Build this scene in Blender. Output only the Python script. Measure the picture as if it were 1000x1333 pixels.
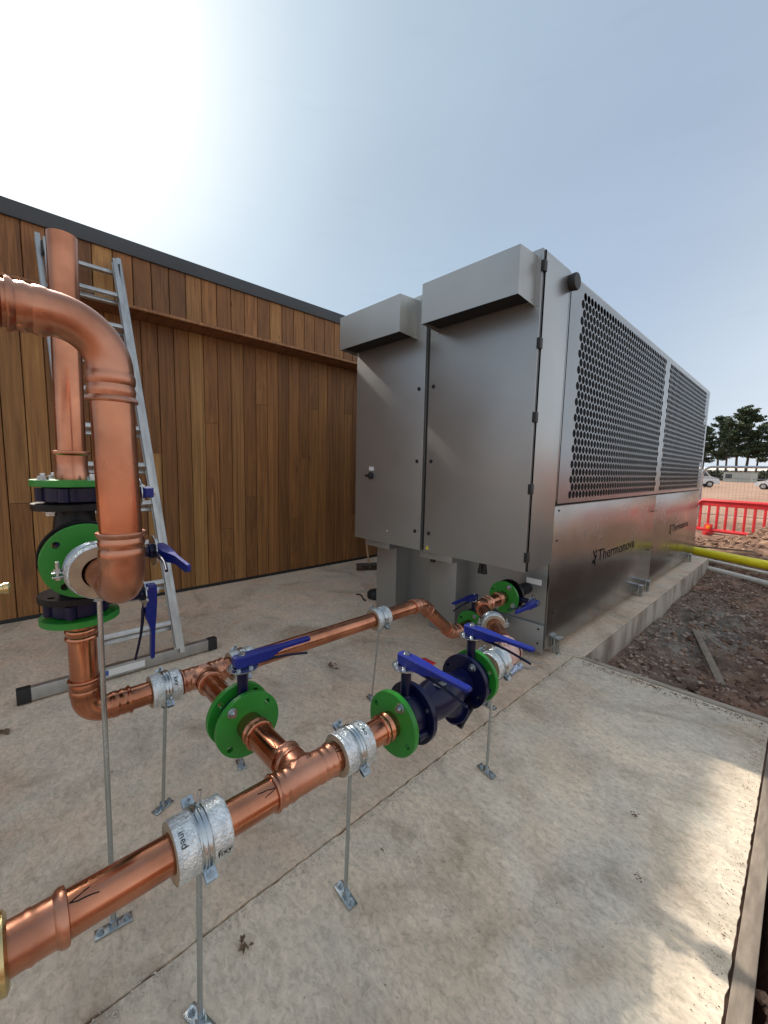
import bpy, bmesh, math, random
from math import sin, cos, pi, radians as rad, sqrt
from mathutils import Vector as V, Matrix, noise
from mathutils.geometry import tessellate_polygon
for o in list(bpy.data.objects): bpy.data.objects.remove(o)
S = bpy.context.scene
C = S.collection
RND = random.Random(7)

# ---------------------------------------------------------------- camera, sky, sun, exposure
cd = bpy.data.cameras.new('camera'); cam = bpy.data.objects.new('camera', cd); C.objects.link(cam)
cam.matrix_world = Matrix(((0.68884276, -0.09226687, 0.71901494, 0), (0.72458924, 0.0580977, -0.68672782, 0),
                           (0.02158912, 0.99403797, 0.10687576, 1.25), (0, 0, 0, 1)))
cd.sensor_fit = 'HORIZONTAL'; cd.sensor_width = 36; cd.lens = 18.94; cd.clip_start = .02; cd.clip_end = 600
S.camera = cam
SUN_AZ, SUN_EL = rad(-90.9), rad(38.8)
SUN = V((sin(SUN_AZ) * cos(SUN_EL), cos(SUN_AZ) * cos(SUN_EL), sin(SUN_EL)))
sl = bpy.data.lights.new('sun', 'SUN'); sl.energy = 1.8; sl.angle = rad(1.2); sl.color = (1, .93, .83)
so = bpy.data.objects.new('sun', sl); C.objects.link(so); so.rotation_euler = (-SUN).to_track_quat('-Z', 'Y').to_euler()
so.location = (-8, 0, 8)
W = bpy.data.worlds.new('World'); S.world = W; W.use_nodes = True
nt = W.node_tree; N = nt.nodes; Lk = nt.links
for n in list(N): N.remove(n)
out = N.new('ShaderNodeOutputWorld'); bg = N.new('ShaderNodeBackground'); bg.inputs[1].default_value = .1
sky = N.new('ShaderNodeTexSky'); sky.sky_type = 'NISHITA'; sky.sun_disc = False
sky.sun_elevation = SUN_EL; sky.sun_rotation = SUN_AZ; sky.air_density = 1.0; sky.dust_density = 2.5; sky.ozone_density = 1.5
tc = N.new('ShaderNodeTexCoord')
def wn(t, **k):
    n = N.new(t)
    for a, b in k.items(): setattr(n, a, b)
    return n
dot = wn('ShaderNodeVectorMath', operation='DOT_PRODUCT'); Lk.new(tc.outputs['Generated'], dot.inputs[0]); dot.inputs[1].default_value = SUN
veil = wn('ShaderNodeValToRGB')
cr = veil.color_ramp; cr.interpolation = 'B_SPLINE'        # thin high cloud: brightest around the veiled sun
K = 1 / 18.0
stops = ((-1, (.31, .32, .335)), (0, (.25, .27, .295)), (.25, (.17, .20, .235)), (.45, (.135, .170, .220)), (.67, (.143, .181, .224)), (.83, (.150, .190, .225)), (.91, (.193, .236, .270)), (.955, (.262, .30, .322)), (.98, (.37, .395, .405)), (.9935, (1.2, 1.18, 1.13)), (.999, (18.0, 17.4, 16.2)))  # sky out of view, opposite the sun, raised and whitened to fill the shade
cr.elements[0].position = 0; cr.elements[1].position = 1
while len(cr.elements) < len(stops): cr.elements.new(.5)
rng = wn('ShaderNodeMapRange'); rng.inputs[1].default_value = -1; rng.inputs[2].default_value = 1; Lk.new(dot.outputs['Value'], rng.inputs[0]); Lk.new(rng.outputs[0], veil.inputs[0])
for e, (p, c) in zip(cr.elements, stops): pass
for k, (p, c) in enumerate(stops): cr.elements[k].position = (p + 1) / 2; cr.elements[k].color = (c[0] * K, c[1] * K, c[2] * K, 1)
vs = wn('ShaderNodeVectorMath', operation='SCALE'); Lk.new(veil.outputs[0], vs.inputs[0]); vs.inputs['Scale'].default_value = 180.0
mp = wn('ShaderNodeMapping'); mp.inputs['Scale'].default_value = (1.2, 2.6, 5); Lk.new(tc.outputs['Generated'], mp.inputs[0])
cn = wn('ShaderNodeTexNoise'); cn.inputs['Scale'].default_value = 1.3; cn.inputs['Detail'].default_value = 5; Lk.new(mp.outputs[0], cn.inputs[0])
cm = wn('ShaderNodeMapRange'); cm.inputs[1].default_value = .3; cm.inputs[2].default_value = .75; cm.inputs[3].default_value = .97; cm.inputs[4].default_value = 1.03
Lk.new(cn.outputs[0], cm.inputs[0])
v2 = wn('ShaderNodeVectorMath', operation='SCALE'); Lk.new(vs.outputs[0], v2.inputs[0]); Lk.new(cm.outputs[0], v2.inputs['Scale'])
# small dark cloud streaks low in the sky
mp2 = wn('ShaderNodeMapping'); mp2.inputs['Scale'].default_value = (3, 3, 34); Lk.new(tc.outputs['Generated'], mp2.inputs[0])
cn2 = wn('ShaderNodeTexNoise'); cn2.inputs['Scale'].default_value = 1.7; cn2.inputs['Detail'].default_value = 3; Lk.new(mp2.outputs[0], cn2.inputs[0])
cm2 = wn('ShaderNodeMapRange'); cm2.inputs[1].default_value = .60; cm2.inputs[2].default_value = .8; cm2.inputs[3].default_value = 1; cm2.inputs[4].default_value = .965
Lk.new(cn2.outputs[0], cm2.inputs[0])
v3 = wn('ShaderNodeVectorMath', operation='SCALE'); Lk.new(v2.outputs[0], v3.inputs[0]); Lk.new(cm2.outputs[0], v3.inputs['Scale'])
# whiter towards the horizon
sx = wn('ShaderNodeSeparateXYZ'); Lk.new(tc.outputs['Generated'], sx.inputs[0])
hz = wn('ShaderNodeMapRange'); hz.inputs[1].default_value = 0; hz.inputs[2].default_value = .55; hz.inputs[3].default_value = 1.18; hz.inputs[4].default_value = 1.0
Lk.new(sx.outputs['Z'], hz.inputs[0])
v4 = wn('ShaderNodeVectorMath', operation='SCALE'); Lk.new(v3.outputs[0], v4.inputs[0]); Lk.new(hz.outputs[0], v4.inputs['Scale'])
ns = wn('ShaderNodeVectorMath', operation='SCALE'); Lk.new(sky.outputs[0], ns.inputs[0]); ns.inputs['Scale'].default_value = .07
ad = wn('ShaderNodeVectorMath', operation='ADD'); Lk.new(ns.outputs[0], ad.inputs[0]); Lk.new(v4.outputs[0], ad.inputs[1])
Lk.new(ad.outputs[0], bg.inputs[0]); Lk.new(bg.outputs[0], out.inputs[0])
S.view_settings.view_transform = 'Standard'; S.view_settings.look = 'None'; S.view_settings.gamma = 1
S.view_settings.use_curve_mapping = False; S.view_settings.exposure = 1.42

# ---------------------------------------------------------------- materials
def mat(name, col, rough=.5, metal=0.0, col2=None, nscale=8, stretch=(1, 1, 1), rvar=0, bump=0, bscale=60, coat=0, ramp=(.35, .65), detail=4, bdist=.002, bstretch=None, spec=None):
    m = bpy.data.materials.new(name); m.use_nodes = True
    t = m.node_tree; n = t.nodes; b = n['Principled BSDF']
    b.inputs['Base Color'].default_value = (*col, 1); b.inputs['Roughness'].default_value = rough; b.inputs['Metallic'].default_value = metal
    if coat: b.inputs['Coat Weight'].default_value = coat; b.inputs['Coat Roughness'].default_value = .12
    if spec is not None: b.inputs['Specular IOR Level'].default_value = spec
    tcn = n.new('ShaderNodeTexCoord')
    def nz(scale, st, det=detail):
        mpn = n.new('ShaderNodeMapping'); mpn.inputs['Scale'].default_value = st; t.links.new(tcn.outputs['Object'], mpn.inputs[0])
        x = n.new('ShaderNodeTexNoise'); x.inputs['Scale'].default_value = scale; x.inputs['Detail'].default_value = det; t.links.new(mpn.outputs[0], x.inputs[0])
        return x
    if col2:
        x = nz(nscale, stretch); r = n.new('ShaderNodeValToRGB'); r.color_ramp.elements[0].position = ramp[0]; r.color_ramp.elements[1].position = ramp[1]
        r.color_ramp.elements[0].color = (*col, 1); r.color_ramp.elements[1].color = (*col2, 1)
        t.links.new(x.outputs[0], r.inputs[0]); t.links.new(r.outputs[0], b.inputs['Base Color'])
    if rvar:
        x = nz(nscale * 1.7, stretch); q = n.new('ShaderNodeMapRange'); q.inputs[1].default_value = .3; q.inputs[2].default_value = .7
        q.inputs[3].default_value = max(.03, rough - rvar); q.inputs[4].default_value = min(1, rough + rvar)
        t.links.new(x.outputs[0], q.inputs[0]); t.links.new(q.outputs[0], b.inputs['Roughness'])
    if bump:
        x = nz(bscale, bstretch or (1, 1, 1), 3); bn = n.new('ShaderNodeBump'); bn.inputs['Strength'].default_value = bump; bn.inputs['Distance'].default_value = bdist
        t.links.new(x.outputs[0], bn.inputs['Height']); t.links.new(bn.outputs[0], b.inputs['Normal'])
    return m
M = {}
M['copper'] = mat('copper_pipe', (.62, .265, .155), .22, 1, (.34, .135, .075), 3.2, (2, 2, 2), .11, .05, 16, bdist=.0008)
M['copper_fit'] = mat('copper_fitting', (.63, .305, .20), .33, 1, (.38, .165, .10), 6, (1, 1, 1), .1, .07, 24, bdist=.0008)
M['brass'] = mat('brass', (.72, .58, .30), .28, 1, (.55, .42, .2), 12, rvar=.08)
M['green'] = mat('green_paint', (.018, .20, .020), .42, 0, (.02, .235, .024), 12, rvar=.08, bump=.1, bscale=120, bdist=.0006)
M['navy'] = mat('navy_paint', (.002, .003, .026), .3, 0, (.003, .0045, .036), 10, spec=.35, bump=.15, bscale=90, bdist=.0008)
M['blue'] = mat('blue_paint', (.005, .013, .165), .4, 0, (.006, .017, .20), 12, spec=.4, bump=.1, bscale=90, bdist=.0006)
M['black'] = mat('black_coating', (.003, .003, .0035), .4, 0, (.005, .005, .006), 14, bump=.12, bscale=70, spec=.3)
M['rubber'] = mat('black_plastic', (.015, .015, .015), .55)
M['zinc'] = mat('zinc_plated_steel', (.50, .54, .56), .26, 1, (.42, .46, .48), 9, rvar=.05)
M['foil'] = mat('silver_foil', (.80, .83, .83), .34, .7, (.56, .60, .61), 60, (1, 1, 1), .12, 1, 190, bdist=.004)
M['phenolic'] = mat('tan_insulation', (.40, .31, .21), .85, 0, (.33, .25, .17), 30)
M['tape'] = mat('pink_tape', (.62, .42, .36), .5, 0, (.5, .3, .24), 25, bump=.8, bscale=60)
M['steel'] = mat('satin_steel', (.40, .41, .40), .38, .72, (.37, .38, .37), 3, (1, 1, 1), .03, .10, 2.2, bdist=.008)
M['steel_side'] = mat('polished_steel', (.34, .335, .325), .23, 1, (.31, .305, .295), 2.5, (1, 1, 1), .05, .05, 1.6, bdist=.01)
M['steel_grille'] = mat('perforated_steel', (.27, .285, .30), .27, .95, (.24, .25, .26), 3)
M['steel_corner'] = mat('brushed_steel', (.42, .43, .425), .33, .85, (.39, .40, .395), 3)
M['coil'] = mat('coil_fins', (.001, .004, .010), .8, 0, (.002, .014, .034), 2.2, (1, 1, 1), 0, spec=.12)
M['darkmetal'] = mat('dark_recess', (.02, .02, .022), .8, 0, spec=.2)
M['alu'] = mat('aluminium', (.50, .50, .48), .42, .85, (.38, .38, .37), 14, (1, 1, .3), .1)
M['coping'] = mat('grey_coping', (.045, .05, .055), .5, .2, (.055, .06, .065), 2)
M['white'] = mat('white_plastic', (.72, .72, .70), .45)
M['yellow_tag'] = mat('yellow_sticker', (.75, .6, .05), .5)
M['ink'] = mat('black_ink', (.006, .006, .007), .9, spec=.1)
M['red'] = mat('red_plastic', (.72, .035, .04), .42, 0, (.6, .03, .035), 4)
M['amber'] = mat('amber_reflector', (.9, .28, .02), .25, coat=.5)
M['yellowpipe'] = mat('yellow_plastic_pipe', (.92, .78, .015), .4, 0, (.84, .70, .02), 9)
M['whitepipe'] = mat('white_plastic_pipe', (.82, .77, .68), .5, 0, (.70, .64, .55), 14)
M['board'] = mat('weathered_board', (.30, .24, .18), .85, 0, (.20, .155, .115), 10, (6, 1, 6), bump=.5, bscale=40, bdist=.003)
M['board_pale'] = mat('pale_board', (.50, .42, .33), .85, 0, (.36, .29, .22), 10, (1, 6, 6), bump=.5, bscale=40, bdist=.003)
M['mortar'] = mat('mortar_crumb', (.42, .36, .29), .9, 0, (.58, .51, .42), 30)
M['bristle'] = mat('broom_bristle', (.12, .07, .05), .9)
M['leaf'] = mat('dead_leaf', (.17, .11, .065), .85)
M['carwhite'] = mat('white_car_paint', (.72, .73, .73), .25, coat=.6)
M['glass'] = mat('dark_glass', (.02, .025, .03), .08, spec=.8)
M['tyre'] = mat('tyre', (.02, .02, .02), .8)
M['cabin'] = mat('cabin_cladding', (.50, .55, .50), .5, 0, (.46, .51, .47), 1)
M['trunk'] = mat('pine_bark', (.12, .095, .075), .9, 0, (.07, .055, .045), 3, bump=.5, bscale=8, bdist=.03)
M['blueplastic'] = mat('blue_print', (.05, .09, .35), .5)
M['paperblue'] = mat('pale_polythene', (.62, .66, .78), .3, bump=1, bscale=25, bdist=.01)

def leafmat(name, a, b_):
    m = mat(name, a, .75, 0, b_, .5, bump=0); return m
M['needles'] = leafmat('pine_needles', (.034, .056, .026), (.075, .10, .048))
M['hedge'] = leafmat('hedge_leaves', (.04, .055, .025), (.08, .09, .045))

def wood_material():
    m = bpy.data.materials.new('cedar_board'); m.use_nodes = True; t = m.node_tree; n = t.nodes; b = n['Principled BSDF']; L = t.links
    oi = n.new('ShaderNodeObjectInfo'); tc_ = n.new('ShaderNodeTexCoord'); geo = n.new('ShaderNodeNewGeometry')
    add = n.new('ShaderNodeVectorMath'); add.operation = 'ADD'; L.new(tc_.outputs['Object'], add.inputs[0])
    sc = n.new('ShaderNodeVectorMath'); sc.operation = 'SCALE'; sc.inputs['Scale'].default_value = 40; L.new(oi.outputs['Location'], sc.inputs[0]); L.new(sc.outputs[0], add.inputs[1])
    mp_ = n.new('ShaderNodeMapping'); mp_.inputs['Scale'].default_value = (1, 9, .55); L.new(add.outputs[0], mp_.inputs[0])
    a = n.new('ShaderNodeTexNoise'); a.inputs['Scale'].default_value = 4; a.inputs['Detail'].default_value = 6; a.inputs['Distortion'].default_value = 1.2; L.new(mp_.outputs[0], a.inputs[0])
    mp3 = n.new('ShaderNodeMapping'); mp3.inputs['Scale'].default_value = (1, 60, 1.5); L.new(add.outputs[0], mp3.inputs[0])
    g = n.new('ShaderNodeTexNoise'); g.inputs['Scale'].default_value = 5; g.inputs['Detail'].default_value = 3; L.new(mp3.outputs[0], g.inputs[0])
    r = n.new('ShaderNodeValToRGB'); r.color_ramp.elements[0].position = .28; r.color_ramp.elements[0].color = (.55, .47, .42, 1)
    r.color_ramp.elements[1].position = .72; r.color_ramp.elements[1].color = (1.25, 1.22, 1.15, 1); L.new(a.outputs[0], r.inputs[0])
    r2 = n.new('ShaderNodeValToRGB'); r2.color_ramp.elements[0].position = .3; r2.color_ramp.elements[0].color = (.78, .74, .7, 1); r2.color_ramp.elements[1].position = .7; L.new(g.outputs[0], r2.inputs[0])
    # knots
    mp4 = n.new('ShaderNodeMapping'); mp4.inputs['Scale'].default_value = (1, 7, 2.2); L.new(add.outputs[0], mp4.inputs[0])
    vo = n.new('ShaderNodeTexVoronoi'); vo.inputs['Scale'].default_value = 1.3; L.new(mp4.outputs[0], vo.inputs[0])
    kr = n.new('ShaderNodeValToRGB'); kr.color_ramp.elements[0].position = .03; kr.color_ramp.elements[0].color = (.35, .28, .25, 1); kr.color_ramp.elements[1].position = .09; L.new(vo.outputs['Distance'], kr.inputs[0])
    def mul(x, y):
        q = n.new('ShaderNodeMix'); q.data_type = 'RGBA'; q.blend_type = 'MULTIPLY'; q.inputs[0].default_value = 1
        L.new(x, q.inputs[6]); L.new(y, q.inputs[7]); return q.outputs[2]
    c = mul(mul(mul(oi.outputs['Color'], r.outputs[0]), r2.outputs[0]), kr.outputs[0])
    L.new(c, b.inputs['Base Color']); b.inputs['Roughness'].default_value = .62
    bn = n.new('ShaderNodeBump'); bn.inputs['Strength'].default_value = .35; bn.inputs['Distance'].default_value = .002; L.new(g.outputs[0], bn.inputs['Height']); L.new(bn.outputs[0], b.inputs['Normal'])
    return m
M['cedar'] = wood_material()

def concrete_material(name='concrete', tint=(1, 1, 1), pal=((.52, .365, .245), (.66, .49, .355), (.67, .53, .40)), pc=(.60, .50, .38)):
    m = bpy.data.materials.new(name); m.use_nodes = True; t = m.node_tree; n = t.nodes; b = n['Principled BSDF']; L = t.links
    tc_ = n.new('ShaderNodeTexCoord')
    def nz(scale, det=5, st=(1, 1, 1), dist=0, rough=.55, rot=0):
        q = n.new('ShaderNodeMapping'); q.inputs['Scale'].default_value = st; q.inputs['Rotation'].default_value = (0, 0, rot); L.new(tc_.outputs['Object'], q.inputs[0])
        x = n.new('ShaderNodeTexNoise'); x.inputs['Scale'].default_value = scale; x.inputs['Detail'].default_value = det; x.inputs['Distortion'].default_value = dist
        x.inputs['Roughness'].default_value = rough; L.new(q.outputs[0], x.inputs[0]); return x.outputs[0]
    def ramp(x, stops):
        r = n.new('ShaderNodeValToRGB'); e = r.color_ramp.elements
        e[0].position, e[0].color = stops[0][0], (*stops[0][1], 1); e[1].position, e[1].color = stops[-1][0], (*stops[-1][1], 1)
        for p, c in stops[1:-1]: z = e.new(p); z.color = (*c, 1)
        L.new(x, r.inputs[0]); return r.outputs[0]
    def mix(f, a, c, mode='MIX'):
        q = n.new('ShaderNodeMix'); q.data_type = 'RGBA'; q.blend_type = mode
        if isinstance(f, float): q.inputs[0].default_value = f
        else: L.new(f, q.inputs[0])
        for i, v in ((6, a), (7, c)):
            if isinstance(v, tuple): q.inputs[i].default_value = (*v, 1)
            else: L.new(v, q.inputs[i])
        return q.outputs[2]
    T = lambda c: tuple(c[i] * tint[i] for i in range(3))
    big = nz(.9, 4, (1, 1, 1), .6)
    base = ramp(big, [(.3, T(pal[0])), (.5, T(pal[1])), (.7, T(pal[2]))])
    # grey-green damp laitance patches against brown dusty ones
    patch = ramp(nz(2.3, 5, (1, 1, 1), 1.2), [(.42, (0, 0, 0)), (.6, (1, 1, 1))])
    base = mix(patch, base, T(pc))
    # trowel swirls
    sw = nz(10, 8, (1, 1.7, 1), 1.8, .75, .5)
    base = mix(.62, base, ramp(sw, [(.3, (.68, .66, .63)), (.48, (1.04, 1.03, 1.02)), (.66, (1.24, 1.23, 1.21))]), 'MULTIPLY')
    sm = ramp(nz(42, 7, (1, 1.4, 1), .8, .75), [(.36, (.70, .68, .65)), (.5, (1.03, 1.03, 1.03)), (.66, (1.24, 1.24, 1.24))])
    base = mix(.72, base, sm, 'MULTIPLY')
    stain = ramp(nz(1.5, 8, (1, 1.3, 1), 1.5, .62), [(.33, (.58, .54, .50)), (.40, (.80, .78, .76)), (.49, (1, 1, 1)), (.64, (1.10, 1.10, 1.09))])
    base = mix(.8, base, stain, 'MULTIPLY')
    # black specks and pits
    v = n.new('ShaderNodeTexVoronoi'); v.inputs['Scale'].default_value = 22; L.new(tc_.outputs['Object'], v.inputs[0])
    base = mix(.55, base, ramp(v.outputs['Distance'], [(.035, (.35, .32, .3)), (.075, (1, 1, 1))]), 'MULTIPLY')
    L.new(base, b.inputs['Base Color'])
    rr = ramp(patch, [(0.0, (.9,) * 3), (1.0, (.75,) * 3)]); L.new(rr, b.inputs['Roughness'])
    h = n.new('ShaderNodeMath'); h.operation = 'ADD'; L.new(sw, h.inputs[0])
    h2 = n.new('ShaderNodeMath'); h2.operation = 'MULTIPLY'; L.new(nz(60, 5, (1, 1, 1), .5), h2.inputs[0]); h2.inputs[1].default_value = .35; L.new(h2.outputs[0], h.inputs[1])
    bn = n.new('ShaderNodeBump'); bn.inputs['Strength'].default_value = .22; bn.inputs['Distance'].default_value = .006; L.new(h.outputs[0], bn.inputs['Height']); L.new(bn.outputs[0], b.inputs['Normal'])
    return m
M['concrete'] = concrete_material()
M['concrete_right'] = concrete_material('concrete_later_pour', (1, 1, 1), ((.54, .425, .305), (.65, .535, .405), (.69, .59, .46)), (.62, .535, .42))

def soil_material():
    m = bpy.data.materials.new('soil'); m.use_nodes = True; t = m.node_tree; n = t.nodes; b = n['Principled BSDF']; L = t.links
    tc_ = n.new('ShaderNodeTexCoord')
    def nz(scale, det=6, dist=0):
        x = n.new('ShaderNodeTexNoise'); x.inputs['Scale'].default_value = scale; x.inputs['Detail'].default_value = det; x.inputs['Distortion'].default_value = dist; L.new(tc_.outputs['Object'], x.inputs[0]); return x.outputs[0]
    def ramp(x, stops):
        r = n.new('ShaderNodeValToRGB'); e = r.color_ramp.elements
        e[0].position, e[0].color = stops[0][0], (*stops[0][1], 1); e[1].position, e[1].color = stops[-1][0], (*stops[-1][1], 1)
        for p, c in stops[1:-1]: z = e.new(p); z.color = (*c, 1)
        L.new(x, r.inputs[0]); return r.outputs[0]
    def mix(f, a, c, mode='MIX'):
        q = n.new('ShaderNodeMix'); q.data_type = 'RGBA'; q.blend_type = mode
        if isinstance(f, float): q.inputs[0].default_value = f
        else: L.new(f, q.inputs[0])
        L.new(a, q.inputs[6]); L.new(c, q.inputs[7]); return q.outputs[2]
    dark = ramp(nz(6), [(.3, (.07, .033, .020)), (.52, (.20, .105, .065)), (.72, (.36, .225, .15))])
    grey = ramp(nz(9, 7, .6), [(.3, (.085, .068, .052)), (.52, (.19, .16, .13)), (.72, (.32, .28, .235))])
    red = ramp(nz(.35, 5), [(.35, (.30, .17, .11)), (.6, (.40, .25, .17))])
    def dist_mask(cx, cy, r0, r1, sy=1.0):
        mp_ = n.new('ShaderNodeMapping'); mp_.vector_type = 'POINT'; mp_.inputs['Location'].default_value = (-cx, -cy * sy, 0); mp_.inputs['Scale'].default_value = (1, sy, 0); L.new(tc_.outputs['Object'], mp_.inputs[0])
        ln = n.new('ShaderNodeVectorMath'); ln.operation = 'LENGTH'; L.new(mp_.outputs[0], ln.inputs[0])
        a = n.new('ShaderNodeMath'); a.operation = 'MULTIPLY_ADD'; L.new(nz(2.2, 5), a.inputs[0]); a.inputs[1].default_value = (r1 - r0) * 1.4; L.new(ln.outputs['Value'], a.inputs[2])
        q = n.new('ShaderNodeMapRange'); q.inputs[1].default_value = r0 + (r1 - r0) * .7; q.inputs[2].default_value = r1 + (r1 - r0) * .7; q.inputs[3].default_value = 1; q.inputs[4].default_value = 0; L.new(a.outputs[0], q.inputs[0]); return q.outputs[0]
    c = mix(dist_mask(-1, 8, 6.5, 9, .7), red, dark)
    c = mix(dist_mask(-.66, 4.8, .22, .55, .30), c, grey)
    L.new(c, b.inputs['Base Color']); b.inputs['Roughness'].default_value = .95
    bn = n.new('ShaderNodeBump'); bn.inputs['Strength'].default_value = .8; bn.inputs['Distance'].default_value = .03; L.new(nz(26, 8), bn.inputs['Height']); L.new(bn.outputs[0], b.inputs['Normal'])
    return m
M['soil'] = soil_material()
M['stone'] = mat('gravel_stone', (.19, .11, .075), .85, 0, (.50, .39, .31), 9, ramp=(.3, .7), bump=.3, bscale=80)
M['clod'] = mat('soil_clod', (.09, .045, .028), .95, 0, (.32, .19, .12), 9, bump=.6, bscale=60, bdist=.01)

# ---------------------------------------------------------------- mesh helpers
def frame(origin, z, xh=None):
    z = V(z).normalized()
    xh = V(xh) if xh is not None else (V((0, 0, 1)) if abs(z.z) < .9 else V((0, 1, 0)))
    x = (xh - z * xh.dot(z)).normalized(); y = z.cross(x)
    m = Matrix((x, y, z)).transposed().to_4x4(); m.translation = V(origin); return m
class MB:
    def __init__(s): s.v = []; s.f = []
    def add(s, vs, fs, m=None):
        k = len(s.v); s.v += [(m @ V(p)) if m else V(p) for p in vs]; s.f += [[i + k for i in f] for f in fs]; return s
    def box(s, c, d, m=None, bev=0):
        x, y, z = (q / 2 for q in d); c = V(c)
        if not bev:
            vs = [c + V((a * x, b * y, e * z)) for a in (-1, 1) for b in (-1, 1) for e in (-1, 1)]
            return s.add(vs, [(0, 1, 3, 2), (4, 6, 7, 5), (0, 4, 5, 1), (2, 3, 7, 6), (0, 2, 6, 4), (1, 5, 7, 3)], m)
        bm = bmesh.new(); bmesh.ops.create_cube(bm, size=1)
        for v in bm.verts: v.co = V((v.co.x * d[0], v.co.y * d[1], v.co.z * d[2])) + c
        bmesh.ops.bevel(bm, geom=bm.edges[:], offset=bev, segments=2, affect='EDGES', profile=.6)
        s.add([v.co.copy() for v in bm.verts], [[v.index for v in f.verts] for f in bm.faces] if not bm.verts.index_update() else [], m); bm.free(); return s
    def sweep(s, pts, rad_, seg=24, cap=True, m=None):
        pts = [V(p) for p in pts]; n = len(pts)
        if not hasattr(rad_, '__len__'): rad_ = [rad_] * n
        tan = []
        for i in range(n):
            d = pts[min(i + 1, n - 1)] - pts[max(i - 1, 0)]
            if d.length < 1e-9: d = pts[min(i + 2, n - 1)] - pts[max(i - 2, 0)]
            tan.append(d.normalized())
        up = V((0, 0, 1)) if abs(tan[0].z) < .9 else V((0, 1, 0))
        x = (up - tan[0] * up.dot(tan[0])).normalized(); vs = []; fs = []
        for i in range(n):
            x = (x - tan[i] * x.dot(tan[i])).normalized(); y = tan[i].cross(x)
            for k in range(seg):
                a = 2 * pi * k / seg; vs.append(pts[i] + (x * cos(a) + y * sin(a)) * rad_[i])
        for i in range(n - 1):
            for k in range(seg):
                a, b = i * seg + k, i * seg + (k + 1) % seg; fs.append((a, b, b + seg, a + seg))
        if cap: fs.append(tuple(range(seg - 1, -1, -1))); fs.append(tuple(range((n - 1) * seg, n * seg)))
        return s.add(vs, fs, m)
    def lathe(s, prof, o, d, seg=28, cap=True):          # prof: (distance along d, radius)
        o = V(o); d = V(d).normalized(); fr = frame(o, d); vs = []; fs = []; n = len(prof)
        for t, r in prof:
            for k in range(seg):
                a = 2 * pi * k / seg; vs.append(V((r * cos(a), r * sin(a), t)))
        for i in range(n - 1):
            for k in range(seg):
                a, b = i * seg + k, i * seg + (k + 1) % seg; fs.append((a, b, b + seg, a + seg))
        if cap: fs.append(tuple(range(seg - 1, -1, -1))); fs.append(tuple(range((n - 1) * seg, n * seg)))
        return s.add(vs, fs, fr)
    def plate(s, outer, holes, th, m):                   # flat plate with real holes
        loops = [outer] + holes; flat = [p for l in loops for p in l]
        tris = tessellate_polygon([[V((x, y, 0)) for x, y in l] for l in loops]); k = len(flat)
        vs = [(x, y, 0) for x, y in flat] + [(x, y, th) for x, y in flat]; fs = []
        for a, b, c in tris:
            pa, pb, pc = flat[a], flat[b], flat[c]
            if (pb[0] - pa[0]) * (pc[1] - pa[1]) - (pb[1] - pa[1]) * (pc[0] - pa[0]) < 0: b, c = c, b
            fs.append((a + k, b + k, c + k)); fs.append((c, b, a))
        st = 0
        for li, l in enumerate(loops):
            n = len(l)
            for i in range(n):
                a, b = st + i, st + (i + 1) % n
                fs.append((a, b, b + k, a + k) if li == 0 else (b, a, a + k, b + k))
            st += n
        return s.add(vs, fs, m)
    def hexbolt(s, c, d, r=.012, h=.008, xh=None):
        s.lathe([(0, r * 1.25), (.0015, r * 1.25)], c, d, 14)
        fr = frame(V(c) + V(d).normalized() * .0015, d, xh); p = [(r * cos(a * pi / 3), r * sin(a * pi / 3)) for a in range(6)]
        return s.plate(p, [], h, fr)
def circ(r, n=24, cx=0, cy=0, a0=0): return [(cx + r * cos(a0 + 2 * pi * i / n), cy + r * sin(a0 + 2 * pi * i / n)) for i in range(n)]
def rootloc(p):
    l = V((0, 0, 0))
    while p is not None: l = l + p.location; p = p.parent
    return l
def mesh(name, mb, m, smooth=True, org=V((0, 0, 0)), ang=35):
    me = bpy.data.meshes.new(name); me.from_pydata([tuple(v - org) for v in mb.v], [], mb.f); me.materials.append(m)
    if smooth:
        me.polygons.foreach_set('use_smooth', [True] * len(me.polygons)); me.set_sharp_from_angle(angle=rad(ang))
    me.update(); return me
def obj(name, mb, m, parent=None, loc=None, label=None, cat=None, group=None, kind=None, smooth=True, ang=35):
    if parent is None and loc is None and mb.v:
        xs = [v.x for v in mb.v]; ys = [v.y for v in mb.v]; loc = ((min(xs) + max(xs)) / 2, (min(ys) + max(ys)) / 2, min(v.z for v in mb.v))
        if kind == 'structure': loc = (0, 0, 0)
    l = V(loc) if loc is not None else V((0, 0, 0))
    me = mesh(name, mb, m, smooth, rootloc(parent) + l, ang)
    o = bpy.data.objects.new(name, me); C.objects.link(o); o.location = l; o.parent = parent
    tag(o, label, cat, group, kind); return o
def tag(o, label=None, cat=None, group=None, kind=None):
    for k, v in (('label', label), ('category', cat), ('group', group), ('kind', kind)):
        if v: o[k] = v
    return o
def thing(name, loc, label, cat, group=None):
    o = bpy.data.objects.new(name, None); C.objects.link(o); o.location = loc; o.empty_display_size = .05; return tag(o, label, cat, group)
def copy_tree(o, parent=None):
    c = o.copy(); C.objects.link(c); c.parent = parent
    for ch in o.children: copy_tree(ch, c)
    return c
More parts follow.
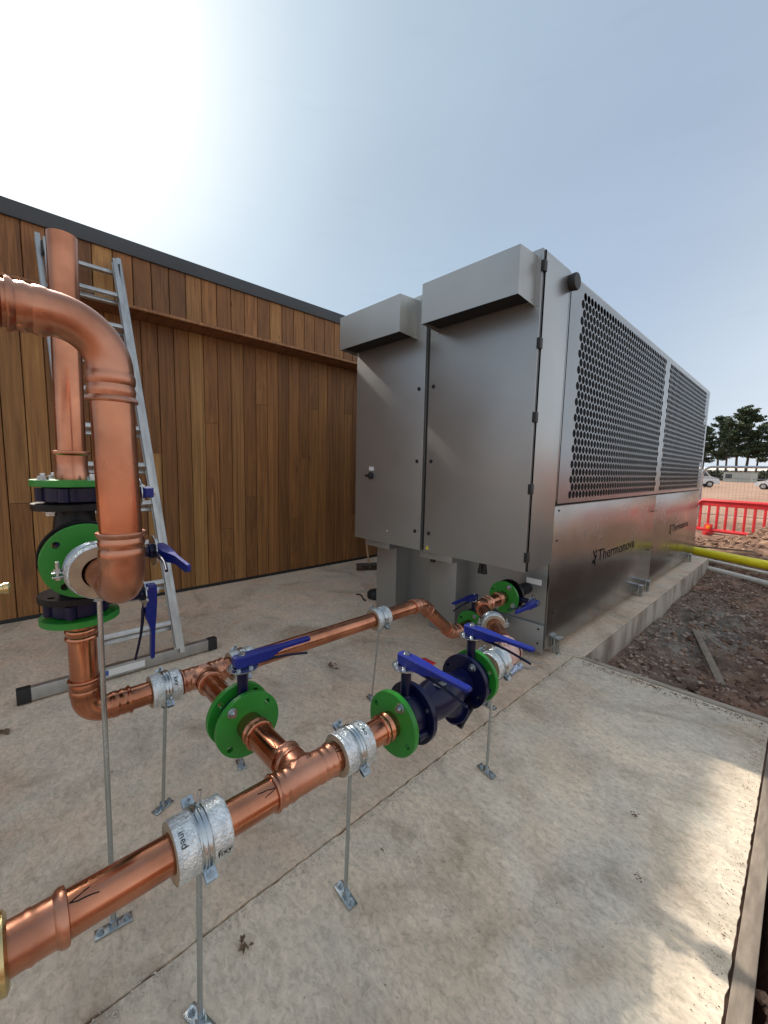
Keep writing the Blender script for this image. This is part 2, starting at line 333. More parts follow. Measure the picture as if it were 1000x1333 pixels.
def text_mb(s, size, width=None, thick=.0006, m=None, bend=None):
    cu = bpy.data.curves.new('t', 'FONT'); cu.body = s; cu.size = size; cu.resolution_u = 3; ob = bpy.data.objects.new('t', cu); C.objects.link(ob)
    bpy.context.view_layer.update(); me = ob.to_mesh(); vs = [v.co.copy() for v in me.vertices]; fs = [list(p.vertices) for p in me.polygons]; ob.to_mesh_clear()
    bpy.data.objects.remove(ob); bpy.data.curves.remove(cu)
    if width:
        w = max(v.x for v in vs); vs = [V((v.x * width / w, v.y, v.z)) for v in vs]
    mb = MB(); mb.add([(v.x, v.y, thick) for v in vs], fs)
    if bend: mb.v = [bend(v) for v in mb.v]
    if m: mb.v = [m @ v for v in mb.v]
    return mb

# ---------------------------------------------------------------- ground
def slab(poly, z0, z1):
    k = len(poly); vs = [(x, y, z0) for x, y in poly] + [(x, y, z1) for x, y in poly]
    return MB().add(vs, [list(range(k - 1, -1, -1)), list(range(k, 2 * k))] + [(i, (i + 1) % k, (i + 1) % k + k, i + k) for i in range(k)])
def wobble(p, q, n, amp, sd):
    o = []
    for i in range(n):
        t = i / n; x = p[0] + (q[0] - p[0]) * t; y = p[1] + (q[1] - p[1]) * t; d = V((q[1] - p[1], p[0] - q[0])).normalized() if True else 0
        w = noise.noise(V((i * .37, sd, 0))) * amp if i else 0
        o.append((x + d.x * w, y + d.y * w))
    return o
XJ = -1.005
left = [(-4.4, -3.5)] + wobble((XJ - .003, -3.5), (XJ - .003, 2.79), 420, .007, 1) + [(XJ - .003, 2.79), (-.955, 2.80), (-.955, 7.72), (-4.4, 7.72)]
obj('concrete_slab', slab(left, -.32, 0), M['concrete'], kind='structure', smooth=False)
M['shuttered'] = mat('shutter_marked_concrete', (.20, .155, .115), .9, 0, (.42, .36, .29), 5, (1, 1, .35), ramp=(.36, .6), bump=.3, bscale=30, bdist=.004)
obj('plinth_face', MB().box((-.9485, 5.27, -.155), (.012, 4.93, .300), bev=.004), M['shuttered'], kind='structure')
right = wobble((XJ + .004, -3.5), (-.028, -3.5), 6, 0, 2) + wobble((-.026, -3.5), (-.026, 2.775), 500, .006, 3) + wobble((-.028, 2.775), (XJ + .004, 2.785), 40, .01, 5) + wobble((XJ + .004, 2.785), (XJ + .004, -3.5), 420, .007, 6)
obj('concrete_slab', slab(right, -.32, -.002), M['concrete_right'], kind='structure', smooth=False)
obj('slab_joint', slab([(-.05, -3.5), (-.012, -3.5), (-.012, 2.78), (-.05, 2.78)], -.2, -.012), M['clod'], kind='structure', smooth=False)
obj('slab_joint', slab([(XJ - .01, -3.5), (XJ + .012, -3.5), (XJ + .012, 2.78), (XJ - .01, 2.78)], -.2, -.011), M['clod'], kind='structure', smooth=False)

def fbm(x, y, s): return noise.fractal(V((x * s, y * s, 3.1)), .9, 2.1, 5)
def hgt(x, y):
    base = -.2
    if y > 9: base -= .25 * min(1, (y - 9) / 4)
    if y > 14: base += .40 * min(1, (y - 14) / 22)
    # spoil heap in front of the red barrier
    w = max(0, 1 - ((y - 11.6) / 2.3) ** 2); e = min(1, max(0, (x + 1.5) / 1.5)) if x < 5 else max(0, 1 - (x - 5) / 3)
    h = w * (.06 + .64 * e)
    if -.4 < x < .6 and y < 3.5: base += .06
    amp = .075 if y < 9 else .11 * w + .035
    z = base + h + amp * fbm(x, y, 1.6) + .022 * fbm(x + 9, y, 6.5)
    if x > .0 and y < 2.9: z = -.12 + .02 * fbm(x, y, 6)
    if x < -.95 + .10 and y < 7.74: z = min(z, -.2 + .012 * fbm(x, y, 9))
    if x < .04 and y < 2.85: z = min(z, -.34)
    return z
def grid(xs, ys):
    nx, ny = len(xs), len(ys)
    return MB().add([(x, y, hgt(x, y)) for y in ys for x in xs], [(j * nx + i, j * nx + i + 1, (j + 1) * nx + i + 1, (j + 1) * nx + i) for j in range(ny - 1) for i in range(nx - 1)])
def ax(*segs):
    o = []
    for a, b, st in segs:
        n = max(1, int(round((b - a) / st))); o += [a + (b - a) * i / n for i in range(n)]
    return o + [segs[-1][1]]
xs = ax((-260, -20, 24), (-20, -4, 2), (-4, -1.1, .2), (-1.1, 1.2, .035), (1.2, 4, .2), (4, 20, 2), (20, 260, 24))
ys = ax((-60, -4, 7), (-4, 1, .5), (1, 3, .06), (3, 9, .045), (9, 15, .09), (15, 40, .8), (40, 100, 6), (100, 420, 40))
obj('soil_ground', grid(xs, ys), M['soil'], kind='structure')

def lumps(n, region, size, seed, m, name, label, cat):
    r = random.Random(seed); mb = MB(); t = (1 + sqrt(5)) / 2
    iv = [V(p).normalized() for p in ((-1, t, 0), (1, t, 0), (-1, -t, 0), (1, -t, 0), (0, -1, t), (0, 1, t), (0, -1, -t), (0, 1, -t), (t, 0, -1), (t, 0, 1), (-t, 0, -1), (-t, 0, 1))]
    fc = [(0, 11, 5), (0, 5, 1), (0, 1, 7), (0, 7, 10), (0, 10, 11), (1, 5, 9), (5, 11, 4), (11, 10, 2), (10, 7, 6), (7, 1, 8), (3, 9, 4), (3, 4, 2), (3, 2, 6), (3, 6, 8), (3, 8, 9), (4, 9, 5), (2, 4, 11), (6, 2, 10), (8, 6, 7), (9, 8, 1)]
    for _ in range(n):
        x, y = region(r); s = size[0] * (size[1] / size[0]) ** (r.random() ** 2); q = (r.uniform(.7, 1.3), r.uniform(.6, 1.1), r.uniform(.4, .8)); a = r.uniform(0, 6.3)
        mt = Matrix.Translation((x, y, hgt(x, y) + s * .15)) @ Matrix.Rotation(a, 4, 'Z')
        mb.add([V((p.x * q[0], p.y * q[1], p.z * q[2])) * s * r.uniform(.8, 1.2) for p in iv], fc, mt)
    return obj(name, mb, m, label=label, cat=cat, kind='stuff', smooth=False)
lumps(5200, lambda r: (-.92 + abs(r.gauss(0, .55)), r.uniform(2.86, 8.6)), (.004, .022), 3, M['stone'], 'gravel', 'loose grey stones scattered over the trench bed beside the concrete plinth', 'gravel')
lumps(4200, lambda r: (-.93 + r.random() ** .8 * 1.9, r.uniform(2.86, 8.8)), (.006, .028), 4, M['clod'], 'soil_clods', 'dark crumbled soil lying in the trench beside the plinth', 'soil')
lumps(3000, lambda r: (r.uniform(-2.6, 2.5), r.gauss(11.2, 1.2)), (.015, .06), 5, M['clod'], 'soil_clods', 'brown clods covering the spoil heap in front of the red barrier', 'soil')
lumps(700, lambda r: (r.uniform(.03, .4), r.uniform(.4, 2.7)), (.006, .03), 6, M['clod'], 'soil_clods', 'dark earth crumbs beyond the shuttering board at the lower right', 'soil')

# formwork boards
obj('shuttering_board', MB().box((.002, .2, -.055), (.042, 5.14, .11), bev=.003), M['board'], label='long grey shuttering board along the right edge of the slab', cat='board')
obj('shuttering_board', MB().box((.07, 2.812, -.048), (2.06, .040, .10), bev=.003), M['board_pale'], label='grey edging board across the far end of the slab, below the plinth corner', cat='board')
obj('timber_stake', MB().box((-.87, 2.842, -.07), (.03, .025, .16), bev=.003), M['board'], label='short wooden stake behind the edging board at the plinth corner', cat='stake')
f = frame((-.42, 3.94, -.165), (0, 0, 1), (.28, -.96, .02)); obj('timber_batten', MB().box((0, 0, 0), (1.24, .05, .022), f, .002), M['board'], label='thin grey batten lying loose on the soil and against the edging board', cat='batten')

# ---------------------------------------------------------------- timber building
bld = thing('timber_building', (-4.3, 3, 0), 'flat roofed building clad in vertical cedar boards with dark grey coping', 'building')
obj('wall', MB().box((-4.36, 3, 1.32), (.34, 13, 2.6)).box((-4.08, 3, 2.72), (.33, 13, .40)), M['darkmetal'], bld, smooth=False)
P = .1329
def plank_mesh(h, name):
    w = P - .005; pr = [(-.5 * w, 0), (-.5 * w, .016), (-.5 * w + .0035, .0195), (.5 * w - .0035, .0195), (.5 * w, .016), (.5 * w, 0)]
    mb = MB(); k = len(pr); vs = [(x, y, z) for z in (0, h) for y, x in pr]
    mb.add(vs, [list(range(k)), list(range(2 * k - 1, k - 1, -1))] + [(i + k, (i + 1) % k + k, (i + 1) % k, i) for i in range(k)])
    return mesh(name, mb, M['cedar'], False)
pm = plank_mesh(1, 'plank'); pf = plank_mesh(.372, 'plank_short')
def tone(r, k):
    pal = [(.31, .158, .062), (.26, .126, .048), (.37, .205, .085), (.30, .15, .06), (.215, .105, .042), (.34, .185, .08), (.45, .27, .115)]
    c = r.choices(pal, (5, 5, 3, 5, 3, 3, 1))[0]; s = r.uniform(.85, 1.12) * k; return (c[0] * s, c[1] * s * .93, c[2] * s * .72, 1)
def plank(me, x, y, z, sz, k=1.0):
    o = bpy.data.objects.new('plank', me); C.objects.link(o); o.parent = bld; o.location = V((x, y, z)) - bld.location; o.scale = (1, 1, sz); o.color = tone(RND, k)
    o.rotation_euler.z = RND.uniform(-.006, .006)
y0 = 1.108 + P / 2 - 36 * P
for i in range(97):
    y = y0 + i * P
    if y > 9.3 or y < -3.4: continue
    zt = 2.487; zb = .035
    if RND.random() < .38:
        zs = RND.choice((.62, .95, 1.3, 1.62, 1.9)) + RND.uniform(-.06, .06)
        plank(pm, -4.17, y, zb, zs - .002 - zb); plank(pm, -4.17, y, zs + .001, zt - zs)
    else: plank(pm, -4.17, y, zb, zt - zb)
    plank(pf, -3.9, y + .03, 2.513, 1)
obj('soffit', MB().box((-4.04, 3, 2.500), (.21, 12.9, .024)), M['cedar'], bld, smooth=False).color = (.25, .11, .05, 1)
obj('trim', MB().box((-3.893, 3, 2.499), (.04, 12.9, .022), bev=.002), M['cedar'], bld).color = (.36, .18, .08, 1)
obj('coping', MB().box((-3.99, 3, 2.937), (.26, 13.1, .108), bev=.004).box((-6.5, 3, 2.93), (4.9, 13.1, .05)), M['coping'], bld)
obj('vent_strip', MB().box((-4.17, 3, .02), (.03, 12.9, .034)), M['rubber'], bld, smooth=False)
obj('roof_body', MB().box((-6.7, 3, 1.45), (4.3, 12.9, 2.9)), M['darkmetal'], bld, smooth=False)

# ---------------------------------------------------------------- heat pump unit
X1, YB, YE = -1.12, 2.60, 7.60
hp = thing('heat_pump', (-1.9, 5, 0), 'large satin steel outdoor heat pump with twin electrical cabinets and a perforated side', 'heat pump')
obj('body', MB().box((-1.935, (YB + YE) / 2, 1.255), (1.55, YE - YB - .01, 2.40)), M['darkmetal'], hp, smooth=False)
obj('roof', MB().box((-1.915, (YB + YE) / 2, 2.462), (1.58, YE - YB, .016), bev=.002), M['steel'], hp)
obj('base_frame', MB().box((-1.9, (YB + YE) / 2 + .02, .09), (1.53, YE - YB - .06, .09), bev=.003), M['steel'], hp)
obj('front_panel', MB().box((-1.92, YB - .006, .645), (1.57, .008, 1.17), bev=.001), M['steel'], hp)
obj('lower_front_plate', MB().box((-1.36, YB - .022, .135), (.455, .018, .19), bev=.002), M['steel'], hp)
obj('bolt', MB().hexbolt((-1.165, YB - .031, .2), (0, -1, 0), .006, .004), M['rubber'], hp)
obj('bolt', MB().hexbolt((-1.165, YB - .031, .10), (0, -1, 0), .006, .004), M['rubber'], hp)
ym = 5.105
for a, b in ((YB - .012, ym - .002), (ym + .002, YE)):
    obj('side_panel', MB().box((X1 - .006, (a + b) / 2, .545), (.012, b - a, .965), bev=.0015), M['steel_side'], hp)
obj('panel_seam', MB().box((X1 - .014, (YB + YE) / 2, 1.036), (.01, YE - YB, .016)), M['darkmetal'], hp, smooth=False)
obj('panel_lip', MB().box((X1 - .001, (YB + YE) / 2, 1.029), (.006, YE - YB, .005)), M['alu'], hp, smooth=False)
for y, z in ((2.66, .80), (2.68, .3), (2.66, 1.0), (5.0, .86), (5.15, .86), (4.98, .45), (5.16, .45), (7.5, .8), (7.5, .3)):
    obj('screw', MB().hexbolt((X1, y, z), (1, 0, 0), .006, .004), M['rubber'], hp)
# perforated grilles: every hole is a hole
def grille(ya, yb, za, zb):
    mb = MB(); nr = 26; rh = (zb - za) / (nr + .34); pc = rh / .866; nc = int((yb - ya) / pc - .5); y00 = ya + ((yb - ya) - (nc + .5) * pc) / 2; R = pc * .457; n = 12; th = .004
    hv = pc / sqrt(3); A = [pi / 12 + pi / 6 * i for i in range(n)]; rimpts = []
    for i in range(n):                      # hexagon, point up: even samples at the corners, odd at the mid sides
        a = pi / 2 + i * pi / 6; rr = hv if i % 2 == 0 else pc / 2; rimpts.append((rr * cos(a), rr * sin(a)))
    HA = [pi / 2 + i * pi / 6 for i in range(n)]; zc0 = za + .67 * rh
    for j in range(nr):
        z = zc0 + j * rh; off = (.5 if j % 2 else 0) * pc; yl = y00 + off; yr = yl + nc * pc; t = hv / 2
        for i in range(nc):
            y = yl + (i + .5) * pc
            vs = [(X1, y + R * cos(a), z + R * sin(a)) for a in HA] + [(X1 - th, y + R * cos(a), z + R * sin(a)) for a in HA] + [(X1, y + p, z + q) for p, q in rimpts]
            fs = []
            for k in range(n):
                l = (k + 1) % n; fs.append((k, k + 2 * n, l + 2 * n, l)); fs.append((k, l, l + n, k + n))
            mb.add(vs, fs)
            if j in (0, nr - 1):            # notches between the outermost hexagons
                s_ = 1 if j else -1
                if i < nc - 1: mb.add([(X1, y, z + s_ * hv), (X1, y + pc / 2, z + s_ * t), (X1, y + pc, z + s_ * hv)], [(0, 1, 2) if s_ < 0 else (0, 1, 2)])
                if i == 0: mb.add([(X1, yl, z + s_ * t), (X1, y, z + s_ * hv), (X1, yl, z + s_ * hv)], [(0, 1, 2)])
                if i == nc - 1: mb.add([(X1, yr, z + s_ * t), (X1, y, z + s_ * hv), (X1, yr, z + s_ * hv)], [(0, 1, 2)])
        zl, zh = (z - (hv if j == 0 else t)), (z + (hv if j == nr - 1 else t))
        for a, b in ((ya, yl), (yr, yb)):
            if b - a > 1e-5: mb.add([(X1, a, zl), (X1, b, zl), (X1, b, zh), (X1, a, zh)], [(0, 1, 2, 3)])
        if j < nr - 1:
            o2 = (.5 if (j + 1) % 2 else 0) * pc; y2 = y00 + o2; z2 = z + rh - t
            mb.add([(X1, ya, zh), (X1, yl, zh), (X1, y2, z2), (X1, ya, z2)], [(0, 1, 2, 3)]); mb.add([(X1, yr, zh), (X1, yb, zh), (X1, yb, z2), (X1, y2 + nc * pc, z2)], [(0, 1, 2, 3)])
    print('grille top', zc0 + (nr - 1) * rh + hv, zb, 'bottom', zc0 - hv, za)
    return mb
for ya, yb in ((2.76, 5.055), (5.16, 7.53)):
    obj('grille', grille(ya, yb, 1.065, 2.425), M['steel_grille'], hp, smooth=False)
fr_ = MB()
for (ya, yb, za, zb) in ((2.628, 2.76, 1.065, 2.425), (5.055, 5.106, 1.065, 2.425), (5.109, 5.16, 1.065, 2.425), (7.53, YE, 1.065, 2.425), (2.628, 5.106, 2.425, 2.452), (5.109, YE, 2.425, 2.452), (2.628, 5.106, 1.045, 1.065), (5.109, YE, 1.045, 1.065)):
    fr_.add([(X1, ya, za), (X1, yb, za), (X1, yb, zb), (X1, ya, zb), (X1 - .006, ya, za), (X1 - .006, yb, za), (X1 - .006, yb, zb), (X1 - .006, ya, zb)], [(0, 1, 2, 3), (0, 4, 5, 1), (3, 2, 6, 7), (0, 3, 7, 4), (1, 5, 6, 2)])
obj('grille_frame', fr_, M['steel_grille'], hp, smooth=False)
coil = MB().box((X1 - .085, (2.7 + YE) / 2, 1.74), (.01, YE - 2.72, 1.40))
for k in range(600):
    y = 2.72 + k * .00813; coil.add([(X1 - .079, y, 1.05), (X1 - .060, y + .0008, 1.05), (X1 - .060, y + .0008, 2.43), (X1 - .079, y, 2.43)], [(0, 1, 2, 3)])
obj('coil', coil, M['coil'], hp, smooth=False)
for k in range(9): obj('coil_tube', MB().sweep([(X1 - .056, 2.70, 1.14 + k * .15), (X1 - .056, YE - .06, 1.14 + k * .15)], .006, 8), M['coil'], hp)
# corner column between cabinet and grille
obj('corner_post', MB().box((X1 - .011, 2.614, 1.755), (.018, .020, 1.39), bev=.002), M['steel_grille'], hp)
obj('round_cap', MB().lathe([(0, .046), (.03, .05), (.04, .05), (.046, .046), (.046, .0)], (X1 + .0, 2.60, 2.40), (1, 0, 0), 28), M['rubber'], hp)
# lettering and mark
for ty in (3.46, 5.98):
    w = .98 if ty < 5 else .98
    fr = frame((X1 + .0007, ty, .545), (1, 0, 0), (0, 1, 0))
    obj('lettering', text_mb('Thermonova', .135, w, m=fr), M['ink'], hp, smooth=False)
    mk = MB()
    for dx, dy, a, l, w_ in ((-.085, .07, -.9, .075, .019), (-.05, .035, .9, .06, .018), (-.10, .01, .9, .035, .018), (-.045, .085, .9, .03, .018), (-.06, -.005, -.9, .045, .018)):
        c, s = cos(a), sin(a); mk.add([(dx + c * p - s * q, dy + s * p + c * q, 0) for p, q in ((-l / 2, -w_ / 2), (l / 2, -w_ / 2), (l / 2, w_ / 2), (-l / 2, w_ / 2))], [(0, 1, 2, 3)], fr @ Matrix.Translation((0, 0, .0003 + .0004 * len(mk.f))))
    obj('logo_mark', mk, M['ink'], hp, smooth=False)
# feet brackets
for y in (2.74, 4.72, 4.98, 7.2):
    b = obj('foot_bracket', MB().box((X1 + .024, y, .115), (.045, .07, .006), bev=.001).box((X1 + .0045, y, .065), (.007, .07, .096)).box((X1 + .03, y - .033, .067), (.03, .005, .09)), M['zinc'], hp)
    obj('foot_bolt', MB().hexbolt((X1 + .03, y, 0.001), (0, 0, 1), .014, .012).lathe([(0, .006), (.04, .006)], (X1 + .03, y, .0), (0, 0, 1), 10), M['zinc'], b)
# cabinets
def cabinet(xa, xb, side):
    obj('cabinet_body', MB().box(((xa + xb) / 2, 2.424, 1.562), (xb - xa, .340, 1.815), bev=.003), M['steel_corner'], hp)
    d = obj('cabinet_door', MB().box(((xa + xb) / 2, 2.243, 1.562), (xb - xa - .004, .018, 1.82), bev=.003), M['steel'], hp)
    xl = xb - .055 if side < 0 else xa + .045
    for z in (1.825, 1.308, .79):
        obj('lock', MB().lathe([(0, .014), (.004, .014), (.004, .007), (.007, .006)], (xl, 2.234, z), (0, -1, 0), 16), M['rubber'], d)
    h = MB(); a, b = xa + .012 * (1 if side < 0 else 7), xb - (.082 if side < 0 else .035)
    prof = [(2.2335, 2.44), (2.045, 2.432), (2.045, 2.185), (2.2335, 2.172)]
    vs = [(x, p, q) for x in (a, b) for p, q in prof]
    h.add(vs, [(0, 1, 5, 4), (1, 2, 6, 5), (0, 3, 2, 1), (4, 5, 6, 7)])
    hd = obj('vent_hood', h, M['steel'], d, smooth=False)
    obj('hood_underside', MB().box(((a + b) / 2, 2.15, 2.205), (b - a - .004, .15, .008)), M['darkmetal'], d, smooth=False)
    for x in (a, b): 
        for z in (2.2, 2.42): obj('rivet', MB().lathe([(0, .004), (.003, .003)], (x, 2.2, z), (1 if x == b else -1, 0, 0), 8), M['zinc'], d)
    fl = MB()
    for x in (a - .012, b + .012): fl.box((x, 2.2325, 2.305), (.024, .003, .27))
    obj('hood_flange', fl, M['steel'], d, smooth=False)
    return d
dl = cabinet(-2.705, -1.945, -1); dr = cabinet(-1.912, -1.118, 1)
obj('cabinet_gap', MB().box((-1.9285, 2.42, 1.56), (.030, .32, 1.80)), M['rubber'], hp, smooth=False)
obj('door_seam', MB().box((-1.115, 2.2545, 1.56), (.006, .005, 1.81)).box((-1.1155, 2.262, 1.56), (.004, .002, 1.81)), M['ink'], dr, smooth=False)
for z in (2.378, 1.968, 1.56, 1.148, .742): obj('hinge', MB().box((-1.117, 2.247, z), (.022, .034, .06), bev=.003), M['rubber'], dr)
sw = obj('rotary_switch', MB().lathe([(0, .030), (.012, .030), (.014, .026), (.02, .024)], (-2.503, 2.234, 1.190), (0, -1, 0), 24).box((-2.503, 2.205, 1.19), (.075, .02, .022), bev=.004), M['rubber'], dl)
obj('switch_label', MB().box((-2.5, 2.2333, 1.247), (.058, .0016, .032)), M['white'], dl, smooth=False)
fr = frame((-2.525, 2.2322, 1.243), (0, -1, 0), (1, 0, 0))
obj('warning_sticker', MB().add([(-1.893, 2.2332, .672), (-1.857, 2.2332, .672), (-1.875, 2.2332, .703)], [(0, 1, 2)]), M['yellow_tag'], dr, smooth=False)
obj('rivet', MB().lathe([(0, .006), (.003, .004)], (-2.30, 2.234, .755), (0, -1, 0), 10), M['white'], dl)
for xa, xb in ((-2.62, -2.375), (-1.995, -1.748)):
    obj('leg', MB().box(((xa + xb) / 2, 2.51, .325), (xb - xa, .165, .648), bev=.003), M['steel'], hp)
    obj('leg_bracket', MB().box(((xa + xb) / 2 + .05, 2.36, .625), (xb - xa + .05, .19, .055), bev=.002), M['steel'], hp)
for x in (-1.92, -1.50, -1.47): obj('cable_gland', MB().lathe([(0, .016), (.02, .016), (.02, .011), (.05, .013), (.085, .02), (.1, .02), (.1, 0)], (x, 2.36, .652), (0, 0, -1), 14), M['rubber'], hp)
obj('connection_label', MB().box((-1.155, 2.44, .555), (.10, .004, .035)), M['white'], hp, smooth=False)

# ---------------------------------------------------------------- pipework
R_ = .0375
def arc(c, a, b, n=10):           # quarter (or less) from point a to b about c
    c, a, b = V(c), V(a), V(b); u, w = a - c, b - c; th = u.angle(w); return [c + (u * sin((1 - t) * th) + w * sin(t * th)) / sin(th) for t in (i / n for i in range(n + 1))]
SOCK = [(0, 1.0), (0, 1.16), (.003, 1.20), (.008, 1.15), (.012, 1.06), (.018, 1.09), (.024, 1.12), (.029, 1.08), (.034, 1.05), (.038, 1.10), (.046, 1.12), (.054, 1.10), (.058, 1.05)]
def socket_prof(L=.07, kind=0):
    if kind == 1: return [(0, 1.0), (0, 1.08), (.003, 1.17), (.008, 1.19), (.013, 1.15), (.016, 1.06), (.021, 1.07), (.025, 1.15), (.030, 1.17), (.035, 1.14), (.039, 1.05), (L, 1.045)]
    return [(t, r) for t, r in SOCK if t < L - .001] + [(L, 1.05)]
def elbow_mb(p0, d0, corner, p1, d1, rb, r=R_, sock=.07, s0=True, s1=True, n=14):
    """elbow fitting: corner point, incoming dir d0, outgoing dir d1, bend radius rb"""
    c = V(corner); d0 = V(d0).normalized(); d1 = V(d1).normalized(); th = d0.angle(d1); t = rb * math.tan(th / 2)
    a = c - d0 * t; b = c + d1 * t; cen = a + (d1 - d0 * d1.dot(d0)).normalized() * rb
    pts = []; rr = []
    if s0:
        for u, k in socket_prof(sock): pts.append(a - d0 * (sock - u)); rr.append(r * k)
    for q in arc(cen, a, b, n)[(1 if s0 else 0):]: pts.append(q); rr.append(r * 1.045)
    if s1:
        for u, k in reversed(socket_prof(sock)): pts.append(b + d1 * (sock - u)); rr.append(r * k)
    # sweep with explicit tangents: duplicates in the profile are spread by a hair
    o = [pts[0]]
    for i in range(1, len(pts)):
        q = pts[i]
        if (q - o[-1]).length < 1e-5: q = q + (d0 if i < len(pts) / 2 else d1) * 2e-4
        o.append(q)
    return MB().sweep(o, rr, 32, True), a - d0 * (sock if s0 else 0), b + d1 * (sock if s1 else 0)
def pipe(a, b, parent, r=R_, m='copper', name='pipe'): return obj(name, MB().sweep([a, V(a).lerp(V(b), .5), b], r, 36), M[m], parent)
def sockets(c, d, half, parent=None):   # a straight sleeve with a bead at each mouth
    pass
def sock_end(p, d, L, kind=0, r=R_):    # mouth at p, body continuing along d
    mb = MB(); mb.lathe([(t, r * k) for t, k in socket_prof(L, kind)], p, d, 32, False); return mb
def marks(p, parent, r=R_, d=(0, 1, 0), ang=.6):  # felt-tip witness marks
    d = V(d).normalized(); fr = frame(p, d); mb = MB()
    for s in (1, -1):
        vs = []
        for k in range(5):
            t = k / 4; a = ang + s * .22 * t + .06 * noise.noise(V((p[0] * 9 + k, p[1] * 5, s))); z = -.003 + (.042 if s > 0 else .03) * t
            for w in (-.0011, .0011): vs.append(V(((r + .0004) * cos(a + w / r), (r + .0004) * sin(a + w / r), z + w * .4 * s)))
        mb.add(vs, [(2 * i, 2 * i + 2, 2 * i + 3, 2 * i + 1) for i in range(4)], fr)
    obj('pen_mark', mb, M['ink'], parent, smooth=False)
def flange(c, d, parent, m='green', bolts=(0, 2), rot=pi / 4 + .2, th=.019, r=.1, bore=R_ + .001, nb=4, face=1, name='flange', pc=.080):
    d = V(d).normalized(); fr = frame(V(c), d); hs = [circ(.0095, 12, pc * cos(rot + 2 * pi * i / nb), pc * sin(rot + 2 * pi * i / nb)) for i in range(nb)] + [circ(bore, 28)]
    e = .0015
    mb = MB().plate(circ(r - e, 48), hs, th, fr)
    mb.lathe([(e * .3, r - e * 1.2), (e, r), (th - e, r), (th - e * .3, r - e * 1.2)], c, d, 48, False)
    o = obj(name, mb, M[m], parent)
    for i in range(nb):
        if i in bolts:
            p = fr @ V((pc * cos(rot + 2 * pi * i / nb), pc * sin(rot + 2 * pi * i / nb), th if face > 0 else 0))
            obj('bolt', MB().hexbolt(p, d * face, .0125, .009).lathe([(0, .0075), (.018, .007)], p, d * face, 12), M['zinc'], o)
    return o
def wafer_valve(c, d, stem, lever, label, group='butterfly valves with blue lever handles', trig=1, top_lever=.0, L=.245):
    """c: centre of the inlet face, d: axis, stem: direction of the neck, lever: direction of the handle"""
    d = V(d).normalized(); s = V(stem).normalized(); l = V(lever).normalized(); c = V(c); w = .046; o = c + d * w / 2
    t = thing('butterfly_valve', c, label, 'valve', group)
    b = MB().lathe([(.001, .06), (.001, .070), (.004, .073), (w - .004, .073), (w - .001, .070), (w - .001, .06)], c, d, 40)
    side = d.cross(s)
    for k in (1, -1, 0):
        q = o + (side * k * .07 - s * .03 * abs(k) if k else -s * .075); b.lathe([(-w / 2 + .004, .014), (w / 2 - .004, .014)], q, d, 14)
    obj('body', b, M['navy'], t)
    obj('neck', MB().lathe([(.05, .026), (.068, .022), (.075, .0165), (.155, .0165), (.158, .023), (.168, .023)], o, s, 24), M['navy'], t)
    for k in (45, 135, 225, 315):
        pass
    # notch plate
    hp_ = .169; fr = frame(o + s * hp_, s, l); n = 40; out_ = []
    for i in range(n):
        a = 2 * pi * i / n; rr = .046 + (.0022 if (i % 2 and abs(math.atan2(sin(a), cos(a))) < 1.9) else 0); out_.append((rr * cos(a), rr * sin(a)))
    obj('notch_plate', MB().plate(out_, [circ(.006, 10, .028 * cos(a), .028 * sin(a)) for a in (pi * .8, pi * 1.2)], .003, fr), M['zinc'], t, smooth=False)
    for a in (pi / 4 + .2, pi * 3 / 4, pi * 5 / 4, -pi / 4 - .2): 
        obj('bolt', MB().hexbolt(fr @ V((.030 * cos(a), .030 * sin(a), .003)), s, .0065, .006), M['zinc'], t)
    # lever: inverted trough with tapered sides
    h = MB(); f2 = frame(o + s * (hp_ + .014), s, l)     # x along lever, z along stem
    def prof(x, wd, zt, zb): return [(x, -wd, zb), (x, -wd, zt - .004), (x, -wd + .003, zt), (x, wd - .003, zt), (x, wd, zt - .004), (x, wd, zb)]
    st = [(-.028, .014, .024, .002), (-.022, .017, .026, -.008), (.03, .018, .026, -.010), (.085, .016, .024, -.008), (.12, .013, .022, .004), (.14, .012, .021, .008), (L - .012, .0115, .019, .006), (L - .003, .010, .018, .007), (L, .006, .016, .009)]
    vs = []; 
    for q in st: vs += prof(*q)
    fs = []
    for i in range(len(st) - 1):
        for k in range(5): fs.append((i * 6 + k, i * 6 + k + 1, (i + 1) * 6 + k + 1, (i + 1) * 6 + k))
    fs += [(0, 5, 4, 3, 2, 1), tuple((len(st) - 1) * 6 + k for k in range(6))]
    fs += [(i * 6 + 5, i * 6, (i + 1) * 6, (i + 1) * 6 + 5) for i in range(len(st) - 1)]
    h.add(vs, fs, f2)
    lv = obj('lever', h, M['blue'], t, ang=25)
    obj('bolt', MB().hexbolt(f2 @ V((0, 0, .026)), s, .009, .007), M['zinc'], lv)
    obj('bolt', MB().hexbolt(f2 @ V((.004, .017 * trig, .004)), side * trig if abs((f2.to_3x3() @ V((0, 1, 0))).dot(side)) > .5 else d, .006, .005), M['zinc'], lv)
    tg = MB().sweep([f2 @ V(p) for p in ((.02, 0, -.006), (.06, 0, -.014), (.10, 0, -.016), (.15, 0, -.022), (.2, 0, -.032), (.235, 0, -.040))], [.006, .006, .005, .0042, .0042, .0042], 10)
    obj('trigger', tg, M['navy'], t)
    return t
GRP_S = 'threaded rod pipe supports with foil insulated clamps'
